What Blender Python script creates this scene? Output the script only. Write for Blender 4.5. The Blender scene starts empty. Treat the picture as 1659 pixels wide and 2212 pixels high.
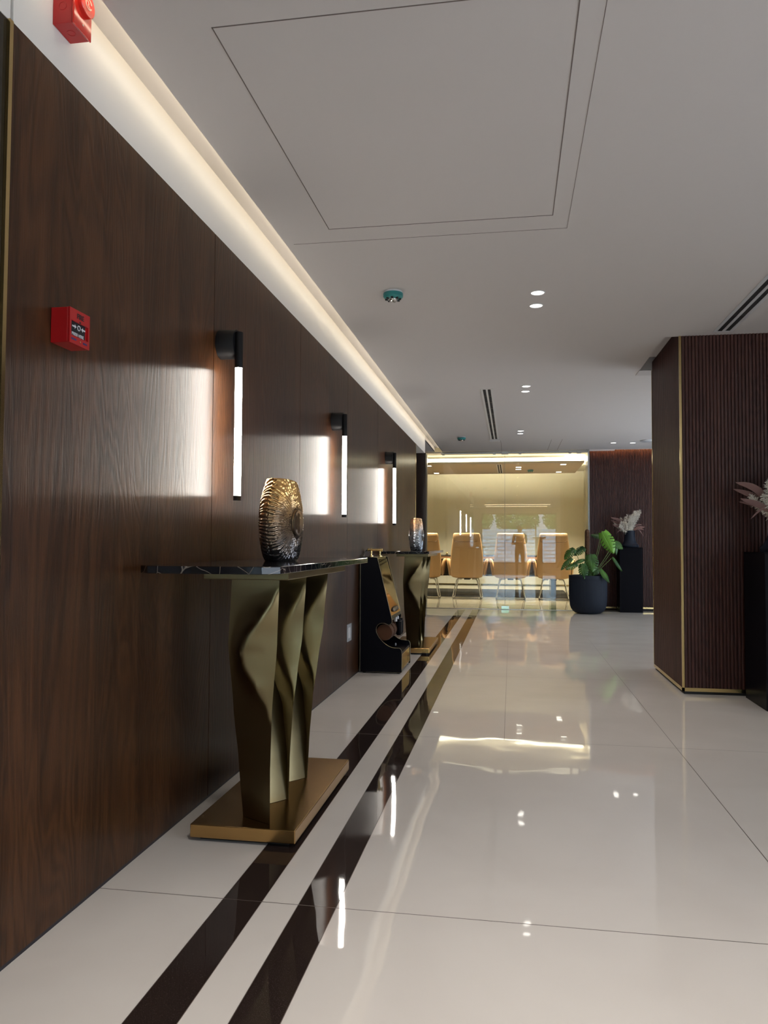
import bpy, bmesh, math, random
from mathutils import Vector, Matrix, noise
random.seed(7)
S = bpy.context.scene
COL = S.collection
PI = math.pi

# ------------------------------------------------------------------ camera
H = 1.05
cam_d = bpy.data.cameras.new('camera')
cam = bpy.data.objects.new('camera', cam_d); COL.objects.link(cam)
right = Vector((0.98657699, 0.16322777, 0.00474663))
up = Vector((0.00189472, -0.04050791, 0.99917742))
fwd = Vector((-0.16328578, 0.98575646, 0.04027344))
M3 = Matrix((right, up, -fwd)).transposed()
cam.matrix_world = Matrix.Translation((0, 0, H)) @ M3.to_4x4()
cam_d.sensor_fit = 'VERTICAL'; cam_d.sensor_height = 36.0
cam_d.lens = 1661.87 / 2212 * 36.0
cam_d.clip_start = 0.02
S.camera = cam

# ------------------------------------------------------------------ view / sampling
S.view_settings.view_transform = 'Standard'; S.view_settings.look = 'None'
S.view_settings.gamma = 1.0; S.view_settings.use_curve_mapping = False
S.view_settings.exposure = 0.0
cy = S.cycles
cy.use_denoising = True
cy.use_adaptive_sampling = True; cy.adaptive_threshold = 0.02
cy.max_bounces = 9; cy.diffuse_bounces = 4; cy.glossy_bounces = 5; cy.transmission_bounces = 4
cy.transparent_max_bounces = 12
cy.sample_clamp_indirect = 6.0
cy.caustics_reflective = False; cy.caustics_refractive = False
cy.blur_glossy = 0.5

# ------------------------------------------------------------------ world, sun, daylight
W = bpy.data.worlds.new('world'); S.world = W; W.use_nodes = True
bg = W.node_tree.nodes['Background']
SKY = 4.7
bg.inputs[0].default_value = (0.80, 0.86, 1.0, 1); bg.inputs[1].default_value = SKY
sun_d = bpy.data.lights.new('sun', 'SUN'); sun_d.energy = 90.0; sun_d.angle = 0.01; sun_d.color = (1, .96, .9)
sun = bpy.data.objects.new('sun', sun_d); COL.objects.link(sun)
sun.rotation_euler = (math.radians(-48), math.radians(14), 0)
def portal(loc, rot, sx, sy):
    d = bpy.data.lights.new('window_portal', 'AREA'); d.shape = 'RECTANGLE'; d.size = sx; d.size_y = sy
    d.cycles.is_portal = True
    o = bpy.data.objects.new('window_portal', d); COL.objects.link(o); o.location = loc; o.rotation_euler = rot

# intensities of the room's own lamps
COVE_E = 10.0; TUBE_E = 64.0; SPOT_W = 38.0; ROOM_LED_E = 105.0; ROOM_SPOT_W = 430.0
WARM = (1.0, 0.86, 0.62); NEUT = (1.0, 0.91, 0.82)
YG = 12.5      # glass partition plane
ZC = 2.54      # corridor ceiling

# ------------------------------------------------------------------ mesh helpers
class MB:
    def __init__(s): s.v = []; s.f = []; s.mi = []; s.cur = 0
    def add(s, vs, fs):
        b = len(s.v); s.v += [tuple(v) for v in vs]
        s.f += [tuple(i + b for i in f) for f in fs]; s.mi += [s.cur] * len(fs); return s
    def box(s, x0, x1, y0, y1, z0, z1):
        vs = [(x0,y0,z0),(x1,y0,z0),(x1,y1,z0),(x0,y1,z0),(x0,y0,z1),(x1,y0,z1),(x1,y1,z1),(x0,y1,z1)]
        return s.add(vs, [(0,3,2,1),(4,5,6,7),(0,1,5,4),(1,2,6,5),(2,3,7,6),(3,0,4,7)])
    def loft(s, loops, cap=True, closed=True):
        n = len(loops[0]); vs = [p for l in loops for p in l]; fs = []
        m = n if closed else n - 1
        for i in range(len(loops) - 1):
            for j in range(m):
                k = (j + 1) % n
                fs.append((i*n+j, i*n+k, (i+1)*n+k, (i+1)*n+j))
        if cap:
            fs.append(tuple(reversed(range(n)))); fs.append(tuple((len(loops)-1)*n + j for j in range(n)))
        return s.add(vs, fs)
    def lathe(s, prof, c=(0,0,0), n=48, axis='z', rib=None, cap=True):
        loops = []
        for r, h in prof:
            l = []
            for k in range(n):
                a = 2*PI*k/n; rr = r
                if rib: rr = rib(r, h, a)
                if axis == 'z': p = (c[0]+rr*math.cos(a), c[1]+rr*math.sin(a), c[2]+h)
                elif axis == 'y': p = (c[0]+rr*math.sin(a), c[1]+h, c[2]+rr*math.cos(a))
                else: p = (c[0]+h, c[1]+rr*math.cos(a), c[2]+rr*math.sin(a))
                l.append(p)
            loops.append(l)
        return s.loft(loops, cap)
    def tube(s, pts, r, n=8, cap=True, closed=False):
        pts = [Vector(p) for p in pts]; loops = []
        N = len(pts); ref = Vector((0, 0, 1))
        for i, p in enumerate(pts):
            if closed: t = pts[(i+1) % N] - pts[i-1]
            else: t = pts[min(i+1, N-1)] - pts[max(i-1, 0)]
            t.normalize()
            if abs(t.dot(ref)) > .97: ref = Vector((1, 0, 0)) if abs(t.x) < .9 else Vector((0, 1, 0))
            a = t.cross(ref).normalized(); b = a.cross(t).normalized(); ref = b
            rr = r[i] if isinstance(r, (list, tuple)) else r
            loops.append([p + a*rr*math.cos(2*PI*k/n) + b*rr*math.sin(2*PI*k/n) for k in range(n)])
        if closed: loops.append(loops[0])
        return s.loft(loops, cap and not closed)
    def prism(s, poly, axis, a0, a1):
        def P(u, v, w):
            return {'x': (w, u, v), 'y': (u, w, v), 'z': (u, v, w)}[axis]
        n = len(poly)
        vs = [P(u, v, a0) for u, v in poly] + [P(u, v, a1) for u, v in poly]
        fs = [tuple(range(n)), tuple(reversed(range(n, 2*n)))]
        fs += [(i, i+n, (i+1) % n + n, (i+1) % n) for i in range(n)]
        return s.add(vs, fs)

def arc(pts, k=6):
    """Catmull-Rom smoothing of a path"""
    pts = [Vector(p) for p in pts]; out = []
    for i in range(len(pts)-1):
        p0 = pts[max(i-1, 0)]; p1 = pts[i]; p2 = pts[i+1]; p3 = pts[min(i+2, len(pts)-1)]
        for j in range(k):
            t = j/k
            out.append(.5*((2*p1)+(p2-p0)*t+(2*p0-5*p1+4*p2-p3)*t*t+(3*p1-p0-3*p2+p3)*t**3))
    out.append(pts[-1]); return out

def obj(name, mb, mats, parent=None, smooth=None, bevel=0.0):
    me = bpy.data.meshes.new(name)
    off = Vector(parent_world(parent)) if parent else Vector((0, 0, 0))
    me.from_pydata([Vector(v) - off for v in mb.v], [], mb.f)
    if not isinstance(mats, (list, tuple)): mats = [mats]
    for m in mats: me.materials.append(m)
    bm = bmesh.new(); bm.from_mesh(me)
    if len(mats) > 1:
        for f, i in zip(bm.faces, mb.mi): f.material_index = i
    bmesh.ops.recalc_face_normals(bm, faces=bm.faces)
    if smooth is not None:
        for f in bm.faces: f.smooth = True
        for e in bm.edges:
            if len(e.link_faces) == 2 and e.calc_face_angle(0) > math.radians(smooth): e.smooth = False
    bm.to_mesh(me); bm.free()
    o = bpy.data.objects.new(name, me); COL.objects.link(o)
    if parent: o.parent = parent
    if bevel:
        b = o.modifiers.new('bevel', 'BEVEL'); b.width = bevel; b.segments = 2; b.limit_method = 'ANGLE'; b.angle_limit = .6
        b.harden_normals = False
    return o
def parent_world(p):
    v = Vector((0, 0, 0))
    while p: v += p.location; p = p.parent
    return v
def tag(o, label=None, cat=None, group=None, kind=None):
    if label: o['label'] = label
    if cat: o['category'] = cat
    if group: o['group'] = group
    if kind: o['kind'] = kind
    return o
def thing(name, label, cat, loc=(0,0,0), group=None):
    o = bpy.data.objects.new(name, None); COL.objects.link(o); o.location = loc; o.empty_display_size = .1
    return tag(o, label, cat, group)
def struct(name, mb, mat, **k):
    return tag(obj(name, mb, mat, **k), kind='structure')
def copy_tree(o, parent=None):
    c = o.copy(); COL.objects.link(c); c.parent = parent
    for ch in o.children: copy_tree(ch, c)
    return c

# ------------------------------------------------------------------ material helpers
def mat(name, color=(.5,.5,.5), rough=.5, metal=0.0, **kw):
    m = bpy.data.materials.new(name); m.use_nodes = True
    b = m.node_tree.nodes['Principled BSDF']
    b.inputs['Base Color'].default_value = (*color, 1); b.inputs['Roughness'].default_value = rough
    b.inputs['Metallic'].default_value = metal
    for k, v in kw.items(): b.inputs[k].default_value = v
    return m
def nd(m, t, **kw):
    n = m.node_tree.nodes.new(t)
    for k, v in kw.items(): setattr(n, k, v)
    return n
def ln(m, a, b): m.node_tree.links.new(a, b)
def bsdf(m): return m.node_tree.nodes['Principled BSDF']
def math_n(m, op, a, b=None, c=None):
    n = nd(m, 'ShaderNodeMath', operation=op)
    for i, v in enumerate((a, b, c)):
        if v is None: continue
        if isinstance(v, (int, float)): n.inputs[i].default_value = v
        else: ln(m, v, n.inputs[i])
    return n.outputs[0]
def coords(m, scale=(1,1,1)):
    tc = nd(m, 'ShaderNodeTexCoord'); mp = nd(m, 'ShaderNodeMapping')
    mp.inputs['Scale'].default_value = scale; ln(m, tc.outputs['Object'], mp.inputs['Vector'])
    return mp.outputs[0]
def noise_n(m, vec, scale=1, detail=4, rough=.5, dist=0):
    n = nd(m, 'ShaderNodeTexNoise'); ln(m, vec, n.inputs['Vector'])
    n.inputs['Scale'].default_value = scale; n.inputs['Detail'].default_value = detail
    n.inputs['Roughness'].default_value = rough; n.inputs['Distortion'].default_value = dist
    return n.outputs[0]
def ramp(m, fac, stops):
    r = nd(m, 'ShaderNodeValToRGB'); ln(m, fac, r.inputs[0]); e = r.color_ramp.elements
    while len(e) > 1: e.remove(e[0])
    for i, (p, c) in enumerate(stops):
        el = e[0] if i == 0 else e.new(p)
        el.position = p; el.color = (*c, 1)
    return r.outputs[0]
def bump(m, h, strength=.2, dist=.01):
    b = nd(m, 'ShaderNodeBump'); b.inputs['Strength'].default_value = strength; b.inputs['Distance'].default_value = dist
    ln(m, h, b.inputs['Height']); ln(m, b.outputs[0], bsdf(m).inputs['Normal'])
def emit(name, color, strength):
    m = mat(name, (.8, .8, .8), .5)
    bsdf(m).inputs['Emission Color'].default_value = (*color, 1); bsdf(m).inputs['Emission Strength'].default_value = strength
    return m

def wood_mat(name, c0, c1, c2, rough, across='y', aniso=0.0, spec=.5, bstr=.12, plank=0.0):
    m = mat(name, c1, rough)
    v = coords(m, (1, 1, .05))
    fine = noise_n(m, v, 230, 3, .6); mid = noise_n(m, v, 26, 5, .6, .6); big = noise_n(m, coords(m, (1, 1, .16)), 3.4, 3, .5, .7)
    ring = math_n(m, 'MULTIPLY', math_n(m, 'ADD', math_n(m, 'SINE', math_n(m, 'MULTIPLY', big, 150.0)), 1.0), .5)
    mixv = math_n(m, 'ADD', math_n(m, 'MULTIPLY', fine, .28), math_n(m, 'ADD', math_n(m, 'MULTIPLY', mid, .34), math_n(m, 'ADD', math_n(m, 'MULTIPLY', big, .28), math_n(m, 'MULTIPLY', ring, .12))))
    if plank:
        tc = nd(m, 'ShaderNodeTexCoord'); sp = nd(m, 'ShaderNodeSeparateXYZ'); ln(m, tc.outputs['Object'], sp.inputs[0])
        wn = nd(m, 'ShaderNodeTexWhiteNoise', noise_dimensions='1D')
        ln(m, math_n(m, 'FLOOR', math_n(m, 'DIVIDE', sp.outputs[1], .134)), wn.inputs['W'])
        mixv = math_n(m, 'ADD', mixv, math_n(m, 'MULTIPLY', math_n(m, 'SUBTRACT', wn.outputs[0], .5), plank))
    ln(m, ramp(m, mixv, [(.34, c0), (.5, c1), (.66, c2)]), bsdf(m).inputs['Base Color'])
    bump(m, math_n(m, 'ADD', math_n(m, 'ADD', fine, mid), math_n(m, 'MULTIPLY', ring, .35)), bstr, .002)
    b = bsdf(m); b.inputs['Specular IOR Level'].default_value = spec
    if aniso:
        b.inputs['Anisotropic'].default_value = aniso
        cv = nd(m, 'ShaderNodeCombineXYZ'); cv.inputs[1].default_value = 1.0
        ln(m, cv.outputs[0], b.inputs['Tangent'])
    return m

M = {}
M['paint'] = mat('white_paint', (.60, .57, .56), .85)
M['paint_wall'] = mat('white_wall_paint', (.80, .77, .73), .8)
M['room_wall'] = mat('cream_wall_paint', (.80, .765, .64), .8)
M['wood'] = wood_mat('walnut_panel', (.021,.0078,.0028), (.043,.016,.0052), (.074,.0285,.0095), .30, 'y', .90, .30, .30, .12)
M['slat'] = wood_mat('dark_slat_wood', (.026,.008,.006), (.048,.016,.012), (.075,.028,.020), .42, 'x', 0, .3)
M['darkwood'] = mat('dark_door_wood', (.02, .008, .005), .35)
M['brass'] = mat('polished_brass', (.62, .47, .22), .18, 1.0)
M['bronze'] = mat('brushed_bronze', (.205, .165, .088), .33, 1.0)
v = coords(M['bronze'], (1, 1, .04)); bump(M['bronze'], noise_n(M['bronze'], v, 260, 2), .06, .001)
M['plate'] = mat('satin_bronze_plate', (.52, .32, .125), .22, 1.0)
M['pale_gold'] = mat('pale_gold_edge', (.40, .34, .22), .35, 1.0)
M['chrome'] = mat('chrome', (.75, .75, .75), .08, 1.0)
M['steel'] = mat('satin_steel', (.6, .6, .58), .25, 1.0)
M['black'] = mat('black_lacquer', (.003, .003, .005), .35)
bsdf(M['black']).inputs['Specular IOR Level'].default_value = .07
M['blackmatte'] = mat('black_matte', (.006, .006, .007), .6)
M['gap'] = mat('dark_gap', (.01, .01, .012), .8)
M['fixture'] = mat('black_powder_coat', (.006, .006, .007), .5)
bsdf(M['fixture']).inputs['Specular IOR Level'].default_value = .25
M['skirt'] = mat('navy_skirting', (.006, .008, .018), .4)
M['red'] = mat('red_plastic', (.40, .008, .010), .35)
M['redlite'] = mat('glossy_red_plastic', (.62, .03, .02), .12)
M['white_plastic'] = mat('white_plastic', (.62, .63, .65), .35)
M['grey_plastic'] = mat('grey_plastic', (.35, .37, .40), .35)
M['teal'] = mat('teal_plastic', (.03, .22, .22), .3)
M['leather'] = mat('tan_leather', (.58, .37, .185), .5)
v = coords(M['leather']); bump(M['leather'], noise_n(M['leather'], v, 90, 4), .12, .002)
M['leather_seam'] = mat('leather_seam', (.12, .06, .02), .6)
M['navy'] = mat('navy_stone', (.008, .013, .024), .6)
bsdf(M['navy']).inputs['Specular IOR Level'].default_value = .25
M['soil'] = mat('soil', (.012, .008, .005), .95)
M['leaf'] = mat('monstera_leaf', (.035, .11, .018), .28)
v = coords(M['leaf']); ln(M['leaf'], ramp(M['leaf'], noise_n(M['leaf'], v, 6, 2), [(.35, (.012,.055,.012)), (.65, (.05,.14,.02))]), bsdf(M['leaf']).inputs['Base Color'])
M['leaf_bright'] = mat('young_monstera_leaf', (.12, .30, .03), .3)
M['stem'] = mat('plant_stem', (.13, .20, .06), .5)
M['coir'] = mat('coir_moss_pole', (.085, .04, .018), .95)
v = coords(M['coir']); bump(M['coir'], noise_n(M['coir'], v, 60, 4), .9, .02)
M['cream'] = mat('dried_cream_plume', (.74, .70, .62), .85)
M['mauve'] = mat('dried_mauve_leaf', (.16, .085, .075), .7)
M['bristle'] = mat('brush_bristles', (.07, .025, .008), .9)
M['table_edge'] = mat('conference_table_edge', (.30, .22, .17), .35)
M['table_dark'] = mat('conference_table_top', (.012, .010, .010), .2)
M['rug'] = mat('black_carpet', (.006, .006, .007), .75)
M['ink'] = mat('black_ink', (.006, .006, .01), .5)
M['ink_blue'] = mat('dark_blue_ink', (.03, .02, .12), .5)
M['ink_white'] = mat('white_ink', (.7, .72, .75), .5)
M['skin'] = mat('skin', (.35, .19, .12), .5)
M['shirt'] = mat('dark_shirt', (.03, .028, .03), .8)
M['trouser'] = mat('dark_trousers', (.015, .016, .022), .8)
M['lectern'] = mat('lectern_wood', (.10, .05, .02), .4)
M['led_cove'] = emit('led_cove', (1.0, .87, .63), COVE_E)
M['led_room'] = emit('led_room', (1.0, .88, .62), ROOM_LED_E)
M['led_room_front'] = emit('led_room_front', (1.0, .90, .68), 7.0)
M['led_orange'] = emit('led_slat_wall', (1.0, .52, .20), 30)
M['tube'] = emit('sconce_tube', (1.0, .93, .84), TUBE_E)
M['lamp'] = emit('downlight_diffuser', (1.0, .95, .86), 7.0)
M['led_lobby'] = emit('led_lobby', (1.0, .80, .5), 9.0)

# marble
m = mat('black_marble', (.01, .01, .012), .06); M['marble'] = m
v = coords(m); nv = noise_n(m, v, 3.0, 6, .6, 1.5)
vo = nd(m, 'ShaderNodeTexVoronoi'); vo.feature = 'DISTANCE_TO_EDGE'; vo.inputs['Scale'].default_value = 15
mx = nd(m, 'ShaderNodeMixRGB'); mx.inputs[0].default_value = .12; ln(m, v, mx.inputs[1])
nn = nd(m, 'ShaderNodeTexNoise'); nn.inputs['Scale'].default_value = 5; ln(m, v, nn.inputs['Vector']); ln(m, nn.outputs['Color'], mx.inputs[2])
ln(m, mx.outputs[0], vo.inputs['Vector'])
vein = ramp(m, vo.outputs['Distance'], [(0.0, (.30,.26,.22)), (.009, (.08,.065,.055)), (.022, (.009,.009,.011)), (1, (.006,.006,.008))])
ln(m, vein, bsdf(m).inputs['Base Color'])

# textured glass of the vases; gold-to-dark ramp is part glass colour, part painted reflection
def vase_mat(name, top, mid, low, z0, z1):
    m = mat(name, mid, .16, .85)
    tc = nd(m, 'ShaderNodeTexCoord'); sp = nd(m, 'ShaderNodeSeparateXYZ'); ln(m, tc.outputs['Object'], sp.inputs[0])
    f = math_n(m, 'ADD', math_n(m, 'DIVIDE', math_n(m, 'SUBTRACT', sp.outputs[2], z0), z1 - z0),
               math_n(m, 'MULTIPLY', math_n(m, 'SUBTRACT', noise_n(m, tc.outputs['Object'], 18, 3), .5), .5))
    ln(m, ramp(m, f, [(0.1, low), (.5, mid), (.85, top)]), bsdf(m).inputs['Base Color'])
    return m
M['vase'] = vase_mat('amber_smoke_glass', (.80, .48, .18), (.40, .29, .19), (.10, .095, .10), 0, .33)
M['vase2'] = vase_mat('silver_smoke_glass', (.55, .33, .18), (.38, .40, .42), (.22, .24, .27), 0, .33)

# architectural clear glass
m = bpy.data.materials.new('clear_glass'); m.use_nodes = True; M['glass'] = m
m.node_tree.nodes.remove(bsdf(m)); out = m.node_tree.nodes['Material Output']
tr = nd(m, 'ShaderNodeBsdfTransparent'); tr.inputs[0].default_value = (.965, .98, .955, 1)
gl = nd(m, 'ShaderNodeBsdfGlossy'); gl.inputs['Roughness'].default_value = 0.0; gl.inputs['Color'].default_value = (.95, .97, 1, 1)
fr = nd(m, 'ShaderNodeFresnel'); fr.inputs[0].default_value = 1.5
ms = nd(m, 'ShaderNodeMixShader'); ln(m, fr.outputs[0], ms.inputs[0]); ln(m, tr.outputs[0], ms.inputs[1]); ln(m, gl.outputs[0], ms.inputs[2])
ln(m, ms.outputs[0], out.inputs[0])
m = mat('window_glass', (.9,.9,.9), 0.0); M['wglass'] = m
m.node_tree.nodes.remove(bsdf(m)); out = m.node_tree.nodes['Material Output']
tr = nd(m, 'ShaderNodeBsdfTransparent'); tr.inputs[0].default_value = (.9, .93, .93, 1); ln(m, tr.outputs[0], out.inputs[0])

# polished floor with inlaid dark stripes and tile joints
def rectmask(m, v, a, b):
    return math_n(m, 'MULTIPLY', math_n(m, 'GREATER_THAN', v, a), math_n(m, 'LESS_THAN', v, b))
def floor_mat():
    m = mat('polished_porcelain_floor', (.6, .57, .53), .035); M['floor'] = m
    tc = nd(m, 'ShaderNodeTexCoord'); sp = nd(m, 'ShaderNodeSeparateXYZ'); ln(m, tc.outputs['Object'], sp.inputs[0])
    X, Y = sp.outputs[0], sp.outputs[1]
    s1 = rectmask(m, X, -.84, -.722); s2 = rectmask(m, X, -.612, -.50)
    st = math_n(m, 'MULTIPLY', math_n(m, 'ADD', s1, s2), rectmask(m, Y, -6.9, 12.36))
    th = math_n(m, 'ADD', rectmask(m, Y, 12.42, 12.47), math_n(m, 'ADD', rectmask(m, Y, 12.70, 12.78), rectmask(m, Y, 13.30, 13.42)))
    st = math_n(m, 'MAXIMUM', st, th)
    # joints
    def line(v, c, w=.0016): return rectmask(m, v, c - w, c + w)
    def per(v, off, period, w=.0016):
        d = math_n(m, 'ABSOLUTE', math_n(m, 'SUBTRACT', math_n(m, 'FLOORED_MODULO', math_n(m, 'ADD', v, -off + period/2), period), period/2))
        return math_n(m, 'LESS_THAN', d, w)
    j = per(Y, .206, 2.0)
    for c in (.838, 3.8): j = math_n(m, 'MAXIMUM', j, line(X, c))
    for c in (-.84, -.722, -.612, -.50): j = math_n(m, 'MAXIMUM', j, line(X, c, .0010))
    j = math_n(m, 'MAXIMUM', j, math_n(m, 'MULTIPLY', line(X, -.04, .0012), math_n(m, 'GREATER_THAN', Y, 4.206)))
    cl = noise_n(m, coords(m, (1, 1, 1)), 1.6, 4, .5, .5)
    base = ramp(m, cl, [(.3, (.66,.625,.585)), (.7, (.72,.69,.65))])
    sp2 = noise_n(m, coords(m, (1, 1, 1)), 420, 1)
    dark = ramp(m, sp2, [(.55, (.024,.016,.014)), (.78, (.06,.045,.04))])
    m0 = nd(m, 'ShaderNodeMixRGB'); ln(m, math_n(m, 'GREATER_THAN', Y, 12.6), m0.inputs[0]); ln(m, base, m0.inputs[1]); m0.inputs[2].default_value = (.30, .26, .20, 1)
    m1 = nd(m, 'ShaderNodeMixRGB'); ln(m, st, m1.inputs[0]); ln(m, m0.outputs[0], m1.inputs[1]); ln(m, dark, m1.inputs[2])
    m2 = nd(m, 'ShaderNodeMixRGB'); ln(m, j, m2.inputs[0]); ln(m, m1.outputs[0], m2.inputs[1]); m2.inputs[2].default_value = (.09,.07,.06,1)
    ln(m, m2.outputs[0], bsdf(m).inputs['Base Color'])
    r = math_n(m, 'ADD', math_n(m, 'MULTIPLY', j, .4), .03); ln(m, r, bsdf(m).inputs['Roughness'])
    bsdf(m).inputs['IOR'].default_value = 1.5
    w = noise_n(m, coords(m, (1, 1, 1)), 2.2, 2, .4)
    bump(m, w, .05, .05)
floor_mat()

# ================================================================== SETTING
struct('floor', MB().box(-4.2, 4.8, -8, 18.2, -.12, 0), M['floor'])

# corridor ceiling with the gap along the left wall, the shadow gap round the column
c = MB(); T = .012
def ceil(x0, x1, y0, y1): c.box(x0, x1, y0, y1, ZC, ZC + T)
ceil(-4.2, 4.8, -8, 1.0); ceil(-1.11, 4.8, 1.0, 5.735); ceil(-1.11, 1.088, 5.735, 6.80)
ceil(2.9, 4.8, 5.735, 6.80); ceil(-1.11, 4.8, 6.80, 12.47)

c.box(1.088, 2.9, 5.735, 6.60, 2.605, 2.62).box(1.088, 2.9, 6.60, 6.61, 2.605, 2.95).box(1.088, 2.9, 6.79, 6.80, 2.60, 2.95).box(1.078, 1.088, 6.61, 6.79, 2.6, 2.95)           # shadow-gap soffit above the column
for b in ((1.083, 1.088, 5.735, 6.80), (1.083, 2.9, 6.80, 6.805), (1.083, 2.9, 5.73, 5.735)):
    c.box(*b, ZC + T, 2.62)
c.box(-1.30, -1.0, 1.0, 12.47, 2.605, 2.62)            # cove top
c.box(-1.005, -1.0, 1.0, 12.47, ZC + T, 2.605)         # cove back
c.box(-1.30, -1.0, .985, 1.0, ZC, 2.62)
c.box(-2.2, -1.23, 11.03, 12.47, ZC, ZC + T)           # soffit over the left recess
c.box(-1.235, -1.23, 11.03, 12.47, ZC, 2.605)
struct('ceiling', c, M['paint'])
struct('trim_9', MB().box(1.083, 2.9, 6.80, 7.0, 2.534, 2.5398), mat('grey_trim_paint', (.50, .47, .46), .8))
struct('light_block_roof', MB().box(-4.4, 5.0, -8.2, 18.4, 3.0, 3.15), M['gap'])  # added unseen slab that stops outside light leaking into the rooms

# left wall: wood cladding in panels with thin joints, white band above
wb = MB(); js = [1.70] + [1.696 + 1.34*k for k in range(1, 6)] + [9.93]
for a, b in zip(js[:-1], js[1:]): wb.box(-1.26, -1.23, a + .0025, b - .0025, .012, 2.35)
struct('wall_left', wb, M['wood'])
struct('wall_left_core', MB().box(-1.40, -1.262, 1.70, 9.93, 0, 2.35), M['gap'])
wm = MB(); wm.box(-1.40, -1.23, 1.70, 11.03, 2.35, 2.62); wm.box(-1.40, -1.29, 9.93, 11.03, 0, .002)
struct('wall_left_upper', wm, M['paint_wall'])
struct('wall_left_near', MB().box(-1.27, -1.236, -.6, 1.684, 0, 2.35), mat('dark_mirror_panel', (.05, .045, .035), .06, .6))
struct('wall_left_near_upper', MB().box(-1.40, -1.234, -.6, 1.694, 2.35, 2.62).box(-4.2, -1.27, -.62, -.6, 0, ZC), M['paint_wall'])
struct('baseboard_left', MB().box(-1.262, -1.233, 1.70, 9.93, 0, .012), M['skirt'])
struct('trim_1', MB().box(-1.262, -1.227, 1.6845, 1.6985, 0, 2.35), M['brass'])
struct('trim_2', MB().box(-1.262, -1.226, 9.932, 9.95, 0, 2.35), M['brass'])
# dark door recess at the end of the left wall
dm = MB(); dm.box(-1.40, -1.36, 9.95, 11.03, 0, 2.35)
d1 = struct('door_1', dm, M['darkwood'])
struct('wall_left_end', MB().box(-2.2, -1.40, 11.03, 12.47, 0, .001).box(-1.42, -1.40, 9.93, 12.47, 0, ZC), M['darkwood'])
struct('trim_3', MB().box(-1.40, -1.215, 11.0, 11.03, 0, 2.35), M['darkwood'])
struct('trim_4', MB().box(-1.395, -1.355, 12.44, 12.56, 0, 2.50), M['steel'])

# lobby behind the camera
struct('wall_lobby_left', MB().box(-4.35, -4.2, -8, -.6, 0, ZC), M['paint_wall'])
wr = MB()   # right wall with a wide window
wr.box(4.65, 4.8, -8, -2.6, 0, ZC).box(4.65, 4.8, 2.2, 7.4, 0, 2.62).box(4.65, 4.8, 11.9, 18.2, 0, 2.62).box(4.65, 4.8, 7.4, 11.9, 2.3, 2.62).box(4.65, 4.8, 7.4, 11.9, 0, .1).box(4.65, 4.8, -2.6, 2.2, 2.3, ZC).box(4.65, 4.8, -2.6, 2.2, 0, .1)
struct('wall_right', wr, M['paint_wall'])
wbk = MB(); wbk.box(-4.2, -1.25, -7.75, -7.6, 0, ZC).box(1.85, 4.65, -7.75, -7.6, 0, ZC).box(-1.25, 1.85, -7.75, -7.6, 2.32, ZC).box(-1.25, 1.85, -7.75, -7.6, 0, .22)
struct('wall_front', wbk, M['paint_wall'])
def win(name, mk):
    f = MB(); mk(f); return struct(name, f, M['fixture'])
w1 = win('window_1', lambda f: f.box(-1.25, 1.85, -7.70, -7.66, .22, .27).box(-1.25, 1.85, -7.70, -7.66, 2.27, 2.32).box(.98, 1.02, -7.70, -7.66, .27, 2.27).box(-1.25, -1.21, -7.70, -7.66, .27, 2.27).box(1.81, 1.85, -7.70, -7.66, .27, 2.27))
obj('window_pane', MB().box(-1.21, 1.81, -7.683, -7.677, .27, 2.27), M['wglass'], w1)
w2 = win('window_2', lambda f: f.box(4.7, 4.74, -2.6, 2.2, .1, .15).box(4.7, 4.74, -2.6, 2.2, 2.25, 2.3).box(4.7, 4.74, -2.6, -2.55, .15, 2.25).box(4.7, 4.74, 2.15, 2.2, .15, 2.25).box(4.7, 4.74, -.22, -.18, .15, 2.25))
obj('window_pane', MB().box(4.717, 4.723, -2.55, 2.15, .15, 2.25), M['wglass'], w2)
w3 = win('window_3', lambda f: f.box(4.7, 4.74, 7.4, 11.9, .1, .15).box(4.7, 4.74, 7.4, 11.9, 2.25, 2.3).box(4.7, 4.74, 7.4, 7.45, .15, 2.25).box(4.7, 4.74, 11.85, 11.9, .15, 2.25).box(4.7, 4.74, 9.63, 9.68, .15, 2.25))
obj('window_pane', MB().box(4.717, 4.723, 7.45, 11.85, .15, 2.25), M['wglass'], w3)
portal((4.85, 9.65, 1.2), (0, math.radians(90), 0), 2.1, 4.4)
portal((.3, -7.8, 1.27), (math.radians(90), 0, 0), 3.0, 2.05)
portal((4.85, -.2, 1.2), (0, math.radians(90), 0), 2.1, 4.7)

# corrugated slat cladding
def slats(mb, x0, x1, fn, z0, z1, pitch=.024, depth=.010):
    n = int(round((x1 - x0)/pitch)); p = (x1 - x0)/n; loop = []
    for i in range(n):
        a = x0 + i*p
        for u, d in ((0, -1), (.10, -1), (.16, -.15), (.34, .0), (.66, .0), (.84, -.15), (.90, -1)):
            loop.append((a + u*p, d*depth))
    loop.append((x1, -depth))
    b = [fn(u, d, z0) for u, d in loop]; t = [fn(u, d, z1) for u, d in loop]
    return mb.loft([b, t], cap=False, closed=False)
# slat wall at the end, right of the glass
sw = MB(); slats(sw, 1.215, 3.2, lambda u, d, z: (u, 12.70 - d, z), .055, 2.66)
struct('wall_back', sw, M['slat'])
struct('wall_back_core', MB().box(1.20, 4.65, 12.712, 12.80, 0, 2.8), M['gap'])
struct('baseboard_back', MB().box(1.215, 3.2, 12.705, 12.712, .03, .055), M['brass'])
struct('trim_5', MB().box(1.19, 1.215, 12.44, 12.80, 0, ZC), M['steel'])
struct('trim_6', MB().box(1.215, 3.2, 12.60, 12.615, 2.552, 2.58), M['paint'])

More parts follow.
